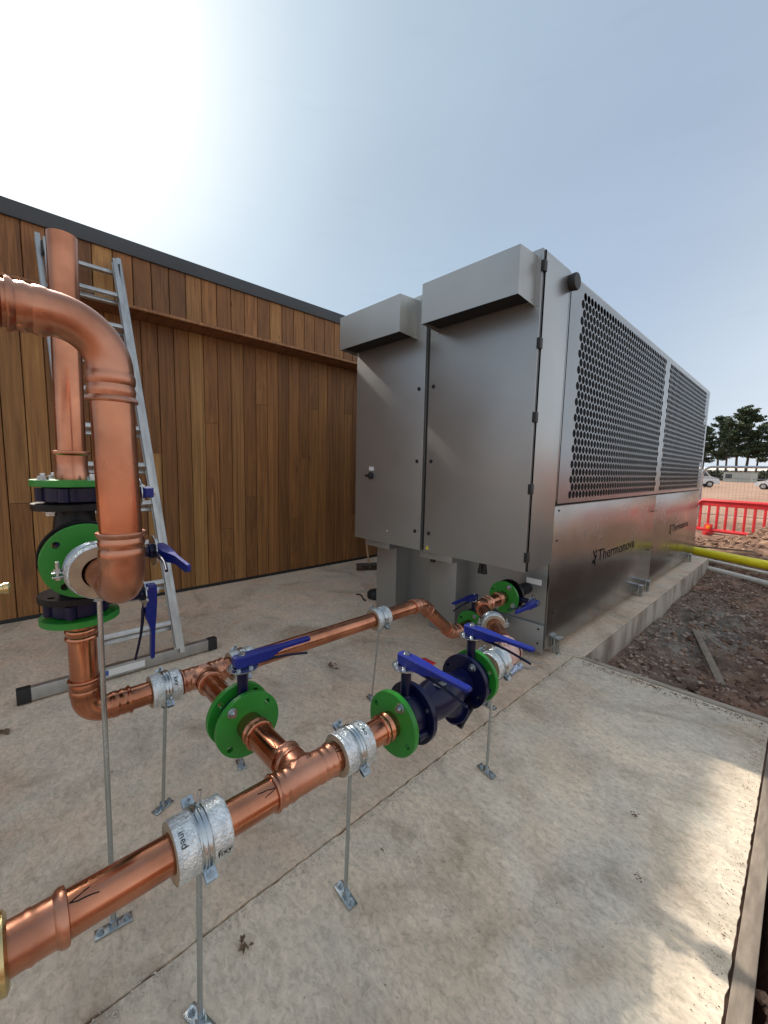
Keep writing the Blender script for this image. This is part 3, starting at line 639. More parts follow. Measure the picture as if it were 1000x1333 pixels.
def support(c, d, base, label, L=.105, ro=.062, bdir=(1, 0, 0), lug=(1, 0, -.35), stub=False, texts=(), rodr=.006, bigplate=.085):
    c = V(c); d = V(d).normalized(); t = thing('pipe_support', base, label, 'pipe support', GRP_S); base = V(base)
    mb = MB(); seg = 48; prof = [(-L / 2, R_ + .001), (-L / 2, ro - .003), (L / 2, ro - .003), (L / 2, R_ + .001)]
    mb.lathe(prof, c, d, seg, False); obj('insulation', mb, M['phenolic'], t)
    # wrinkled foil skin
    mb = MB(); fr = frame(c, d); nz_ = 30; vs = []
    for j in range(nz_ + 1):
        z = -L / 2 - .0005 + (L + .001) * j / nz_
        for k in range(seg * 2):
            a = pi * k / seg; w = .0013 * noise.fractal(V((a * 4 + c.x * 3, z * 70, c.y * 7)), .8, 2.2, 4) - .0009 * max(0, 1 - abs((a - 2.2)) / .035)
            rr = ro + w - (.0025 if j in (0, nz_) else 0); vs.append(V((rr * cos(a), rr * sin(a), z)))
    S2 = seg * 2; mb.add(vs, [(j * S2 + k, j * S2 + (k + 1) % S2, (j + 1) * S2 + (k + 1) % S2, (j + 1) * S2 + k) for j in range(nz_) for k in range(S2)], fr)
    fo = obj('foil', mb, M['foil'], t, ang=60)
    for s_, zz, aa, sz, flip in texts:
        def bend(v, zz=zz, aa=aa):   # x of the text runs round the sleeve or along it
            if flip: a = aa + v.x / ro; z = zz + v.y
            else: a = aa - v.y / ro; z = zz + v.x
            return fr @ V(((ro + .0016) * cos(a), (ro + .0016) * sin(a), z))
        obj('print', text_mb(s_, sz, bend=bend), M['ink'], fo, smooth=False)
    # ribbed band
    prof = []; 
    for i in range(25):
        z = -.0125 + .025 * i / 24; prof.append((z, ro + .0022 + .0022 * abs(cos(i / 24 * pi * 2.5))))
    prof = [(-.0125, ro - .001)] + prof + [(.0125, ro - .001)]
    band = obj('band', MB().lathe(prof, c, d, 48, False), M['zinc'], t)
    g = V(lug).normalized(); g = (g - d * g.dot(d)).normalized()
    for sgn in (1, -1):
        q = c + g * sgn * (ro + .013); up = d.cross(g)
        fr2 = frame(q, up, g); lb = MB().box((0, 0, .005), (.024, .024, .003), fr2, .001).box((0, 0, -.005), (.024, .024, .003), fr2, .001)
        obj('lug', lb, M['zinc'], band); obj('bolt', MB().hexbolt(fr2 @ V((0, 0, .0066)), up, .0075, .006).lathe([(-.03, .004), (.006, .004)], q, up, 10).hexbolt(fr2 @ V((0, 0, -.0066)), -up, .0075, .005), M['zinc'], band)
    if stub: obj('stud', MB().sweep([c + V((-.012, .004, ro + .002)), c + V((-.016, .012, ro + .032))], .0035, 10), M['zinc'], t)
    top = V((c.x, c.y, c.z - ro)); 
    obj('rod', MB().sweep([base + V((0, 0, .004)), base.lerp(top, .5), top], rodr, 14), M['zinc'], t)
    obj('nut', MB().hexbolt(top + V((0, 0, -.014)), (0, 0, 1), .011, .012), M['zinc'], t); obj('nut', MB().hexbolt(base + V((0, 0, .006)), (0, 0, 1), .011, .016), M['zinc'], t)
    b = V(bdir).normalized(); frb = frame(base + V((0, 0, .0012)), (0, 0, 1), b)
    pl = obj('base_plate', MB().box((0, 0, .003), (bigplate, .03, .005), frb, .0012), M['zinc'], t)
    for sgn in (1, -1):
        p = frb @ V((sgn * bigplate * .35, 0, .0056)); obj('bolt', MB().hexbolt(p, (0, 0, 1), .0075, .006).lathe([(0, .0045), (.012, .0045)], p, (0, 0, 1), 10), M['zinc'], pl)
    return t

XM, ZM, XR, ZR, YBR = -.83, .458, -1.51, .46, .515
# --- near header: brass union end, pipe, tee, branch towards the rear header
hd = thing('copper_pipe', (XM, .4, 0), 'near copper header pipe with a tee, from the lower left to the strainer', 'copper pipe')
br = obj('brass_union', MB().lathe([(-.30, .048), (-.06, .046), (-.045, .047), (-.035, .055), (-.026, .056), (-.02, .05), (-.014, .049), (-.009, .057), (-.002, .058), (.002, .05), (.002, .03)], (XM, -.035, ZM), (0, 1, 0), 40), M['brass'], hd)
cp = MB(); cp.lathe([(-.03, R_ * 1.02), (-.028, R_ * 1.06), (-.02, R_ * 1.09), (-.012, R_ * 1.05), (.02, R_ * 1.05), (.026, R_ * 1.1), (.032, R_ * 1.05), (.058, R_ * 1.06), (.064, R_ * 1.2), (.07, R_ * 1.24), (.076, R_ * 1.2), (.078, R_)], (XM, -.033, ZM), (0, 1, 0), 36, False)
obj('coupling', cp, M['copper_fit'], hd)
pipe((XM, .03, ZM), (XM, .46, ZM), hd); marks((XM, .049, ZM), hd, ang=.45)
def tee_mb(c, da, half, db, hb, r=R_):
    c = V(c); da = V(da).normalized(); db = V(db).normalized(); mb = MB(); pr = socket_prof(.055)
    prof = [(-half + t, r * k) for t, k in pr] + [(-.02, r * 1.06), (0, r * 1.06), (.02, r * 1.06)] + [(half - t, r * k) for t, k in reversed(pr)]
    mb.lathe(prof, c, da, 36, False)
    seg = 36; fr = frame(c, db, da); vs = []; rings = [(None, 1.42), (None, 1.16), (None, 1.07)]; ends = [(hb - t, r * k) for t, k in reversed(pr)]
    for j, (lift, k) in enumerate(((0, 1.5), (.0035, 1.28), (.011, 1.12), (.018, 1.06))):
        for i in range(seg):
            a = 2 * pi * i / seg; x, y = r * k * cos(a), r * k * sin(a); rm = r * 1.06; yy = min(abs(y), rm * .995); z = sqrt(rm * rm - yy * yy) * (1 if j < 3 else 1) + lift - (.004 if j == 0 else 0)
            if j == 0: yy = min(abs(y), rm * .9999); z = sqrt(max(0, rm * rm - yy * yy)) - .003; y = max(-rm * .985, min(rm * .985, y))
            vs.append((x, y, z))
    for t, rr in ends:
        for i in range(seg): a = 2 * pi * i / seg; vs.append((rr * cos(a), rr * sin(a), max(t, .055)))
    n = len(vs) // seg; mb.add(vs, [(j * seg + i, j * seg + (i + 1) % seg, (j + 1) * seg + (i + 1) % seg, (j + 1) * seg + i) for j in range(n - 1) for i in range(seg)], fr)
    return mb
obj('tee', tee_mb((XM, YBR + .01, ZM), (0, 1, 0), .088, (-1, 0, 0), .092), M['copper_fit'], hd, ang=70)
marks((XM, .433, ZM), hd, d=(0, -1, 0), ang=-.6); marks((XM, .606, ZM), hd, ang=.5)
pipe((XM, .59, ZM), (XM, .81, ZM), hd)
obj('coupling', sock_end((XM, .795, ZM), (0, 1, 0), .07, 1), M['copper'], hd)
flange((XM, .863, ZM), (0, -1, 0), hd, bolts=(0,), rot=-.5, face=1)
pipe((XM - .08, YBR, ZM), (-1.09, YBR, ZM), hd); marks((XM - .094, YBR, ZM), hd, d=(-1, 0, 0), ang=-.4)
obj('coupling', sock_end((-1.045, YBR, ZM), (-1, 0, 0), .075, 1), M['copper'], hd)
flange((-1.137, YBR, ZM), (1, 0, 0), hd, bolts=(0, 2), rot=.72, face=1)
wafer_valve((-1.184, YBR, ZM), (1, 0, 0), (0, 0, 1), (0, 1, .0), 'butterfly valve between the two green flanges of the short cross branch')
flange((-1.186, YBR, ZM), (-1, 0, 0), None, bolts=(0, 2), rot=.72, face=1) if False else None
# --- rear header with riser leg
rh_ = thing('copper_pipe', (XR, .8, 0), 'rear copper header pipe, rising to the black tee and dipping towards the unit', 'copper pipe')
YR = .160
mb, a, b = elbow_mb(None, (0, 0, -1), (XR, YR, ZR), None, (0, 1, 0), .058, sock=.062)
obj('elbow', mb, M['copper'], rh_)
pipe((XR, YR, a.z - .01), (XR, YR, .72), rh_); obj('coupling', sock_end((XR, YR, .705), (0, 0, 1), .068, 1), M['copper'], rh_)
flange((XR, YR, .790), (0, 0, -1), rh_, bolts=(), rot=.5)
pipe((XR, b.y - .01, ZR), (XR, .46, ZR), rh_)
obj('tee', tee_mb((XR, YBR, ZR), (0, 1, 0), .078, (1, 0, 0), .085), M['copper_fit'], rh_, ang=70)
pipe((XR + .07, YBR, ZR), (-1.216, YBR, ZR), rh_)
flange((-1.186, YBR, ZR), (-1, 0, 0), rh_, bolts=(0, 2), rot=.72, face=1)
pipe((XR, .58, ZR), (XR, 1.71, ZR), rh_)
d45 = V((0, .76, -.65)).normalized()
c1 = V((XR, 1.765, ZR)); c2 = c1 + d45 * ((ZR - .2) / -d45.z)
mb, a, b = elbow_mb(None, (0, 1, 0), c1, None, d45, .07, sock=.055); obj('elbow', mb, M['copper_fit'], rh_)
mb, a2, b2 = elbow_mb(None, d45, c2, None, (0, 1, 0), .07, sock=.05); obj('elbow', mb, M['copper_fit'], rh_)
pipe(b - d45 * .01, a2 + d45 * .01, rh_); pipe(b2 - V((0, .01, 0)), (XR, 2.28, .2), rh_)
flange((XR, 2.27, .2), (0, 1, 0), rh_, bolts=(0, 2), rot=.5, face=-1)
wafer_valve((XR, 2.291, .2), (0, 1, 0), (0, 0, 1), (0, -1, 0), 'butterfly valve low down behind the upper one, half hidden under the cabinets')
obj('unit_spigot', MB().lathe([(0, .1), (.018, .1), (.018, .04), (.24, .04)], (XR, 2.338, .2), (0, 1, 0), 36), M['black'], hp)
# --- supply tail beyond the strainer up to the unit
st_ = thing('copper_pipe', (XM, 1.4, 0), 'short copper pipe stepping sideways from the strainer to the upper flange under the unit', 'copper pipe')
flange((XM, 1.292, ZM), (0, 1, 0), st_, bolts=(), rot=-.5); pipe((XM, 1.30, ZM), (XM, 1.52, ZM), st_)
obj('coupling', sock_end((XM, 1.372, ZM), (0, -1, 0), .06, 1), M['copper'], st_)
dd = V((-1, 1, 0)).normalized(); XU = -1.27; c1 = V((XM, 1.585, ZM)); c2 = c1 + dd * ((XM - XU) * sqrt(2))
mb, a, b = elbow_mb(None, (0, 1, 0), c1, None, dd, .07, sock=.05); obj('elbow', mb, M['tape'], st_)
tp = MB()
for k in range(3): tp.lathe([(0, R_ * 1.13), (.004, R_ * 1.27), (.026, R_ * 1.24), (.03, R_ * 1.12)], a.lerp(b, .05 + k * .4) if k != 1 else c1, (0, 1, 0) if k == 0 else dd, 28, False)
obj('tape', tp, M['tape'], st_)
mb, a2, b2 = elbow_mb(None, dd, c2, None, (0, 1, 0), .07, sock=.05); obj('elbow', mb, M['copper_fit'], st_)
pipe(b - dd * .01, a2 + dd * .01, st_); pipe(b2 - V((0, .01, 0)), (XU, 2.28, ZM), st_)
obj('coupling', sock_end((XU, 2.19, ZM), (0, 1, 0), .06, 1), M['copper_fit'], st_)
flange((XU, 2.27, ZM), (0, 1, 0), st_, bolts=(0, 1, 2), rot=.5, face=-1)
wafer_valve((XU, 2.291, ZM), (0, 1, 0), (1, 0, 0), (0, -1, 0), 'butterfly valve on the upper connection just under the unit cabinets')
obj('unit_spigot', MB().lathe([(0, .1), (.018, .1), (.018, .04), (.24, .04)], (XU, 2.338, ZM), (0, 1, 0), 36), M['black'], hp)
# --- valves and strainer on the near header
wafer_valve((XM, .883, ZM), (0, 1, 0), (0, 0, 1), (1, -.02, 0), 'butterfly valve in front of the blue strainer, behind the nearer green flange')
wafer_valve((XM, 1.245, ZM), (0, 1, 0), (0, 0, 1), (1, .02, 0), 'butterfly valve behind the blue strainer, nearest the steel unit on the near header')
sn = thing('strainer', (XM, 1.08, ZM), 'navy cast iron strainer between the two lever valves of the near header', 'strainer')
def rev(p, o, d, seg=40): return MB().lathe(p, o, d, seg)
obj('body', MB().lathe([(.02, .052), (.03, .05), (.055, .051), (.10, .066), (.15, .07), (.20, .066), (.25, .051), (.275, .05), (.29, .052)], (XM, .93, ZM), (0, 1, 0), 36), M['navy'], sn)
for y, s_, bl in ((.931, 1, ()), (1.243, -1, (0, 2))):
    fo = flange((XM, y, ZM), (0, s_, 0), sn, m='navy', bolts=bl, rot=-.5, bore=.04, face=1)
ld = V((.10, .66, -.70)).normalized(); lo = V((XM, 1.09, ZM - .0))
obj('screen_leg', MB().lathe([(0, .05), (.05, .046), (.10, .038), (.112, .038), (.114, .050), (.126, .050)], lo, ld, 32), M['navy'], sn)
cv = obj('cover', MB().box((0, 0, .135), (.085, .085, .014), frame(lo, ld), .002), M['black'], sn)
for k in range(4):
    fr = frame(lo, ld); a = pi / 4 + k * pi / 2; p = fr @ V((.044 * cos(a), .044 * sin(a), .142)); obj('bolt', MB().hexbolt(p, ld, .009, .008), M['zinc'], cv)
obj('data_plate', MB().box((XM + .025, 1.05, ZM + .0655), (.03, .04, .0015), bev=.0003), M['zinc'], sn)
for k in range(4):
    a = -.5 + k * pi / 2; x = XM + .08 * sin(a); z = ZM + .08 * cos(a)
# --- tee assembly at the riser
te = thing('pipe_tee', (XR, YR, .84), 'black flanged cast iron tee on the copper riser at the left', 'pipe tee')
ZT = .985
obj('body', MB().lathe([(-.13, .05), (-.1, .05), (-.05, .058), (.05, .058), (.1, .05), (.13, .05)], (XR, YR, ZT), (0, 0, 1), 36).lathe([(0, .055), (.1, .05)], (XR, YR, ZT), (1, 0, 0), 36), M['black'], te)
for c, d, nm in (((XR, YR, ZT - .145), (0, 0, 1), 0), ((XR, YR, ZT + .145), (0, 0, -1), 0), ((XR + .120, YR, ZT), (-1, 0, 0), 0)):
    flange(c, d, te, m='black', bolts=(), rot=.5, bore=.03, r=.101)
for dx, dy in ((.055, .058), (.055, -.058), (-.055, .058), (-.055, -.058)):
    obj('bolt', MB().hexbolt((XR + dx, YR + dy, ZT + .125), (0, 0, -1), .0125, .01), M['zinc'], te)
wafer_valve((XR, YR, ZT + .147), (0, 0, 1), (0, 1, 0), (-1, 0, 0), 'butterfly valve on top of the black tee, its lever hidden behind the big copper drop')
wafer_valve((XR, YR, ZT - .193), (0, 0, 1), (0, 1, 0), (-.1, 0, -1), 'butterfly valve under the black tee with its lever hanging straight down')
wafer_valve((XR + .121, YR, ZT), (1, 0, 0), (0, 1, 0), (1, .12, -.05), 'butterfly valve on the side outlet of the black tee, lever sticking out rightwards')
rs = thing('copper_pipe', (XR, YR, ZT + .194), 'open ended copper riser standing on the top green flange in front of the ladder', 'copper pipe')
ft = flange((XR, YR, ZT + .194), (0, 0, 1), rs, bolts=(0, 1, 2, 3), rot=.5, face=1)
TOPD = V((0, .012, 1)).normalized(); pb = V((XR, YR, 1.20))
rp = MB().sweep([pb, pb.lerp(pb + TOPD * .68, .5), pb + TOPD * .68], R_ - .0015, 36, False).sweep([pb + TOPD * .68, pb + TOPD * .4, pb], R_ - .0032, 36, False)
fr = frame(pb + TOPD * .68, TOPD); rp.add([fr @ V((q * cos(2 * pi * i / 36), q * sin(2 * pi * i / 36), 0)) for q in (R_ - .0032, R_ - .0015) for i in range(36)], [(i, (i + 1) % 36, (i + 1) % 36 + 36, i + 36) for i in range(36)])
obj('pipe', rp, M['copper'], rs)
obj('coupling', MB().lathe([(0, .041), (.02, .0415), (.028, .039), (.05, .039), (.07, .040), (.075, .047), (.079, .048), (.083, .047), (.084, .037)], (XR, YR, 1.198), (0, 0, 1), 36, False), M['copper_fit'], rs)
# --- big copper drop: from the left edge, elbow down, elbow back to the tee
bg_ = thing('copper_pipe', (-.98, .18, .93), 'large copper pipe from the left edge that bends down and hooks back to the tee', 'copper pipe')
XD, YD, RD = -.985, .180, .0385
mb, a, b = elbow_mb(None, (1, 0, 0), (XD, YD, ZT - .005), None, (0, 0, 1), .055, r=RD, sock=.072, s0=False); obj('elbow', mb, M['copper_fit'], bg_)
pipe((XR + .185, YR + .003, ZT), (a.x + .003, YD, ZT - .005), bg_, r=RD)
obj('elbow_collar', MB().lathe([(0, RD * 1.01), (0, RD * 1.07), (.004, RD * 1.10), (.02, RD * 1.08), (.03, RD * 1.045)], (a.x - .028, YD, ZT - .005), (1, 0, 0), 32, False), M['copper_fit'], bg_)
mb, c_, d_ = elbow_mb(None, (0, 0, 1), (XD - .004, YD - .004, 1.520), None, (0, -1, 0), .088, r=RD, sock=.062); obj('elbow', mb, M['copper_fit'], bg_)
pipe((XD, YD, b.z - .02), (XD - .004, YD - .004, c_.z + .02), bg_, r=RD)
pipe((XD - .004, d_.y + .01, 1.520), (XD - .004, -1.2, 1.535), bg_, r=RD, m='copper_fit')
obj('coupling', MB().lathe([(.0, RD * 1.03), (.003, RD * 1.10), (.012, RD * 1.12), (.018, RD * 1.05), (.05, RD * 1.06), (.4, RD * 1.06)], (XD - .004, d_.y - .006, 1.520), (0, -1, 0), 32, False), M['copper_fit'], bg_)
flange((XR + .169, YR, ZT), (1, 0, 0), bg_, bolts=(), rot=.9, th=.018)
# small brass stub at the left edge
obj('drain_stub', MB().lathe([(0, .010), (.004, .013), (.012, .013), (.014, .0105), (.03, .0105), (.033, .012), (.2, .012)], (-1.25, .006, .958), (0, -1, 0), 20), M['brass'], label='small brass drain stub poking in at the left edge beside the tee', cat='drain stub', loc=(-1.25, -.1, .946))

# --- supports
support((XM, .265, ZM), (0, 1, 0), (-.833, .258, 0), 'pipe support nearest the camera, printed foil sleeve on the near header', L=.108, ro=.061, stub=True, lug=(1, 0, -.55), bdir=(1, .3, 0),
        texts=(('fixy', .018, pi * .58, .022, False), ('ined', -.046, pi * .12, .019, True)))
support((XM, .682, ZM), (0, 1, 0), (-.827, .667, 0), 'pipe support on the near header between the tee and the first green flange', L=.098, ro=.058, lug=(1, 0, -.55), bdir=(1, -.1, 0), texts=(('ko', .022, pi * .10, .02, True),))
support((XM, 1.44, ZM), (0, 1, 0), (-.818, 1.405, 0), 'pipe support on the near header just beyond the strainer', L=.098, ro=.058, lug=(1, 0, -.55), bdir=(1, -.2, 0))
support((XR, .385, ZR), (0, 1, 0), (-1.518, .366, 0), 'pipe support on the rear header left of its tee', L=.092, ro=.056, lug=(1, 0, -.5), bdir=(.4, -1, 0), bigplate=.07, texts=(('kxy', .02, pi * .2, .022, True),))
support((XR, .665, ZR), (0, 1, 0), (-1.535, .668, 0), 'pipe support on the rear header partly hidden by the branch valve', L=.092, ro=.056, lug=(1, 0, -.5), bdir=(1, -.2, 0), bigplate=.07)
support((XR, 1.425, ZR), (0, 1, 0), (-1.532, 1.40, 0), 'slim pipe support in the middle of the long rear header', L=.092, ro=.056, lug=(1, 0, -.5), bdir=(1, -.2, 0), bigplate=.07, rodr=.0045)
support((-1.213, YR + .008, ZT - .002), (1, -.0, 0), (-1.186, .156, 0), 'tallest pipe support, holding the big copper hook at the tee', L=.085, ro=.066, lug=(0, -1, 0.0), bdir=(.1, 1, 0), rodr=.0062)
p = c1.lerp(c2, .5); support((p.x - .02, p.y + .02, ZM), dd, (p.x - .02, p.y + .02, 0), 'pipe support on the slanting copper pipe just in front of the unit', L=.06, ro=.058, lug=(1, 1, 0), bdir=(1, 0, 0))

# ---------------------------------------------------------------- ladder
ldr = thing('ladder', (-2.7, .5, 0), 'aluminium extension ladder leaning on the cedar fascia behind the copper riser', 'ladder')
B0 = V((-2.68, 0, .045)); T0 = V((-3.83, 0, 2.80)); LD = (T0 - B0).normalized(); NL = V((-LD.z, 0, LD.x)) * -1   # NL points to the camera side
def stile(y0_, y1_, off, t0, t1, w=.030, dp=.052):
    a = B0 + LD * t0 + NL * off + V((0, y0_, 0)); b = B0 + LD * t1 + NL * off + V((0, y1_, 0)); fr = frame((a + b) / 2, b - a, NL); L = (b - a).length
    mb = MB().box((0, 0, 0), (dp * .7, w * .35, L), fr).box((dp * .42, 0, 0), (dp * .16, w, L), fr, .002).box((-dp * .42, 0, 0), (dp * .16, w, L), fr, .002)
    return obj('stile', mb, M['alu'], ldr)
LL = (T0 - B0).length
def sect(y0b, y1b, y0t, y1t, off, t0, t1, n):
    stile(y0b, y0t, off, t0, t1); stile(y1b, y1t, off, t0, t1)
    for k in range(n):
        t = t0 + .17 + k * .268
        if t > t1 - .05: break
        q = (t - t0) / (t1 - t0); a = B0 + LD * t + NL * off + V((0, y0b + (y0t - y0b) * q, 0)); b = B0 + LD * t + NL * off + V((0, y1b + (y1t - y1b) * q, 0))
        fr = frame((a + b) / 2, b - a, NL); obj('rung', MB().box((0, 0, 0), (.028, .03, (b - a).length - .01), fr, .006), M['alu'], ldr)
sect(.325, .790, .290, .765, 0, 0, LL, 12)
sect(.357, .758, .328, .727, .046, .03, LL - .06, 12)
for y in (.305, .75): obj('hook', MB().box(tuple(B0 + LD * (LL - .14) + NL * .045 + V((0, y, 0))), (.03, .012, .09), bev=.003), M['rubber'], ldr)
bar = obj('stabiliser_bar', MB().box((-2.70, .51, .045), (.04, 1.0, .07), bev=.003), M['alu'], ldr)
for y in (.03, .985): obj('end_cap', MB().box((-2.70, y, .044), (.048, .058, .078), bev=.004), M['rubber'], ldr)
obj('sticker', MB().add([(-2.6793, .36, .025), (-2.6793, .58, .025), (-2.6793, .58, .066), (-2.6793, .36, .066)], [(0, 1, 2, 3)]), M['white'], bar, smooth=False)
obj('sticker_print', MB().add([(-2.6789, .365, .03), (-2.6789, .395, .03), (-2.6789, .395, .062), (-2.6789, .365, .062)], [(0, 1, 2, 3)]), M['blueplastic'], bar, smooth=False)

# ---------------------------------------------------------------- bits on the slab
b = thing('broom', (-3.66, 3.24, 0), 'broom with a short bristled head leaning on the cedar wall behind the unit', 'broom')
fr = frame((-3.66, 3.25, .055), (0, 0, 1), (.5, .86, 0)); obj('head', MB().box((0, 0, .015), (.30, .06, .03), fr, .004), M['trunk'], b)
br_ = MB(); r = random.Random(2)
for _ in range(260):
    x, y = r.uniform(-.145, .145), r.uniform(-.025, .025); br_.add([(x, y, 0), (x + .004, y, 0), (x + .004 + r.uniform(-.01, .01), y + r.uniform(-.01, .01), -.054), (x + r.uniform(-.01, .01), y, -.054)], [(0, 1, 2, 3)], fr)
o = obj('bristles', br_, M['bristle'], b, smooth=False); o['kind'] = 'stuff'
obj('handle', MB().sweep([(-3.66, 3.26, .08), (-4.12, 3.42, 1.25)], .012, 12), mat('broom_handle', (.45, .27, .15), .6), b)
l = obj('rubber_lid', MB().lathe([(0, .085), (.012, .092), (.03, .094), (.055, .09), (.07, .075), (.074, .05), (.08, .04), (.08, 0)], (-2.80, 2.60, 0), (0, 0, 1), 32), M['rubber'], label='round black rubber lid on the slab left of the unit leg', cat='lid')
obj('cable_offcut', MB().sweep([(-2.99, 2.50, .008), (-2.95, 2.52, .012), (-2.90, 2.50, .01), (-2.84, 2.46, .008), (-2.78, 2.44, .01)], .007, 8), M['rubber'], label='short black cable offcut on the slab in front of the rubber lid', cat='cable')
def rag(cx, cy, w, h, amp, seed, z0=.004):
    mb = MB(); n = 16; a0 = seed
    vs = [(cx + (i / n - .5) * w + .01 * noise.noise(V((i, j, seed))), cy + (j / n - .5) * h, z0 + amp * abs(noise.noise(V((i * .4, j * .4, seed))) + .15 * noise.noise(V((i, j, 3 + seed))))) for j in range(n + 1) for i in range(n + 1)]
    return mb.add(vs, [(j * (n + 1) + i, j * (n + 1) + i + 1, (j + 1) * (n + 1) + i + 1, (j + 1) * (n + 1) + i) for j in range(n) for i in range(n)])
obj('plastic_bag', rag(-1.22, 2.25, .16, .20, .05, 3), M['paperblue'], label='crumpled pale blue plastic bag on the slab by the unit corner', cat='plastic bag')
for a_, b_, lab in (((-1.30, 2.42, .012), (-1.09, 2.50, .010), 'tool handle lying nearest the unit corner foot'), ((-1.26, 2.31, .010), (-1.075, 2.395, .010), 'tool handle lying beside the pale plastic bag')):
    t = thing('hand_tool', V(a_) * 1, 'steel ' + lab, 'tool'); obj('shaft', MB().sweep([a_, V(a_).lerp(V(b_), .6), b_], [.004, .004, .003], 10), M['zinc'], t); obj('grip', MB().sweep([V(a_).lerp(V(b_), .0), V(a_).lerp(V(b_), .4)], .008, 12), M['rubber'], t)
obj('red_tag', MB().box((-1.61, 1.95, .004), (.10, .07, .006), bev=.001), M['red'], label='flat red plastic tag on the slab behind the strainer valve', cat='tag')
def leafy(cx, cy, s, seed, lab):
    r = random.Random(seed); mb = MB()
    for _ in range(9):
        a = r.uniform(0, 6.28); x, y = cx + r.gauss(0, s * .3), cy + r.gauss(0, s * .2); l = s * r.uniform(.3, .8); w = l * r.uniform(.3, .6); fr = frame((x, y, .004 + r.random() * .012), (r.uniform(-.5, .5), r.uniform(-.5, .5), 1), (cos(a), sin(a), 0))
        mb.add([(-l / 2, 0, 0), (0, -w / 2, .003), (l / 2, 0, 0), (0, w / 2, .003)], [(0, 1, 2, 3)], fr)
    obj('dead_leaves', mb, M['leaf'], label=lab, cat='leaves', smooth=False)
leafy(-1.969, 1.455, .07, 1, 'dry leaf cluster on the slab behind the rear header')
leafy(-.905, .395, .035, 2, 'curled dry leaf on the slab near the bottom of the photo')
leafy(-1.833, .248, .025, 3, 'small leaf scrap on the slab left of the first rear support')
leafy(-.855, .84, .014, 4, 'tiny leaf scrap on the slab right of the joint')
leafy(-2.45, -.05, .07, 5, 'dry leaf scraps on the slab at the left edge by the ladder foot')
leafy(-.33, 1.62, .022, 6, 'dark leaf scraps on the sunlit patch of the slab')
leafy(-.25, 1.36, .018, 7, 'dark leaf crumbs beside the shuttering board')
def grit(n, seed, reg, smin, smax, lab, m='clod'):
    r = random.Random(seed); mb = MB()
    for _ in range(n):
        x, y = reg(r); s = r.uniform(smin, smax); fr = Matrix.Translation((x, y, s * .2)) @ Matrix.Rotation(r.uniform(0, 6), 4, 'Z')
        mb.add([(s, 0, 0), (0, s * .8, 0), (-s * .9, 0, 0), (0, -s * .7, 0), (0, 0, s * .7)], [(0, 1, 4), (1, 2, 4), (2, 3, 4), (3, 0, 4)], fr)
    obj('grit', mb, M[m], label=lab, cat='grit', kind='stuff', smooth=False)
grit(260, 11, lambda r: (r.uniform(-3.9, -.05), r.uniform(-.3, 2.7)), .001, .003, 'sparse dark grit scattered over the concrete slab')
grit(450, 12, lambda r: (-.033 - abs(r.gauss(0, .028)), r.uniform(.3, 2.75)), .0008, .003, 'soil crumbs along the slab edge beside the long shuttering board')
grit(500, 13, lambda r: (r.uniform(-.93, -.05), 2.76 - abs(r.gauss(0, .035))), .001, .005, 'soil crumbs along the far edge of the slab by the edging board')

grit(1100, 14, lambda r: (XJ + .012 + abs(r.gauss(0, .014)) * (1 if r.random() < .7 else -1.6), r.uniform(-.3, 2.76)), .0012, .0045, 'pale mortar crumbs along the joint line in the slab', 'mortar')
# ---------------------------------------------------------------- far side of the plinth: pipes, barrier, fence
def tube(name, pts, r, m, lab, cat): return obj(name, MB().sweep(pts, r, 20), M[m], label=lab, cat=cat)
tube('yellow_pipe', [(-3.2, 9.3, -.03), (-1.2, 8.47, -.02), (-.3, 8.04, -.03), (-.16, 7.98, -.03)], .068, 'yellowpipe', 'thick yellow plastic pipe lying across the trench behind the plinth', 'pipe')
tube('white_duct', [(-2.2, 8.45, -.05), (-1.15, 8.30, -.10), (-.29, 7.72, -.09), (1.5, 6.8, -.12), (4, 5.6, -.15)], .022, 'whitepipe', 'thin white pipe lying just in front of the yellow pipe', 'pipe')
tube('white_duct', [(-1.06, 7.76, -.14), (-.25, 7.21, -.14), (1.5, 6.1, -.15), (3, 5.2, -.16)], .038, 'whitepipe', 'thicker off-white pipe starting at the plinth end', 'pipe')
obj('plank_offcut', MB().box((0, 0, 0), (1.1, .10, .02), frame((-1.0, 8.75, .03), (0, .2, 1), (.9, -.43, 0)), .002), M['board'], label='grey plank lying behind the yellow pipe at the unit end', cat='plank')

def barrier(xc, yc, rz, lab):
    t = thing('safety_barrier', (xc, yc, hgt(xc, yc) + .0), lab, 'barrier', 'red plastic pedestrian barriers')
    def o(nm, mb, m='red', par=t, k=None):
        ob = obj(nm, mb, M[m], None, loc=(0, 0, 0)); ob.parent = par; return ob
    H, L = .98, 2.5; y = 0
    fp = [(-L / 2, .30), (-L / 2 - .0, .72), (-L / 2 + .22, H), (L / 2 - .22, H), (L / 2, .72), (L / 2, .30), (L / 2 - .16, .14), (-L / 2 + .16, .14), (-L / 2, .30)]
    o('frame', MB().sweep([(x, 0, z) for x, z in fp], .05, 8, False))
    o('top_rail', MB().box((0, 0, H - .075), (L - .34, .04, .15), bev=.008))
    for k in range(11):
        x = -L / 2 + .2 + k * (L - .4) / 10; o('upright', MB().box((x, 0, .52), (.06, .03, .76), bev=.005))
    for x in (-.80, .80):
        o('foot', MB().box((x, 0, .05), (.10, .46, .10), bev=.012)); o('reflector', MB().box((x, -.03, .23), (.19, .05, .16), bev=.01)); o('reflector_lens', MB().box((x, -.0575, .22), (.10, .008, .10), bev=.003), 'amber')
    t.rotation_euler.z = rz; return t
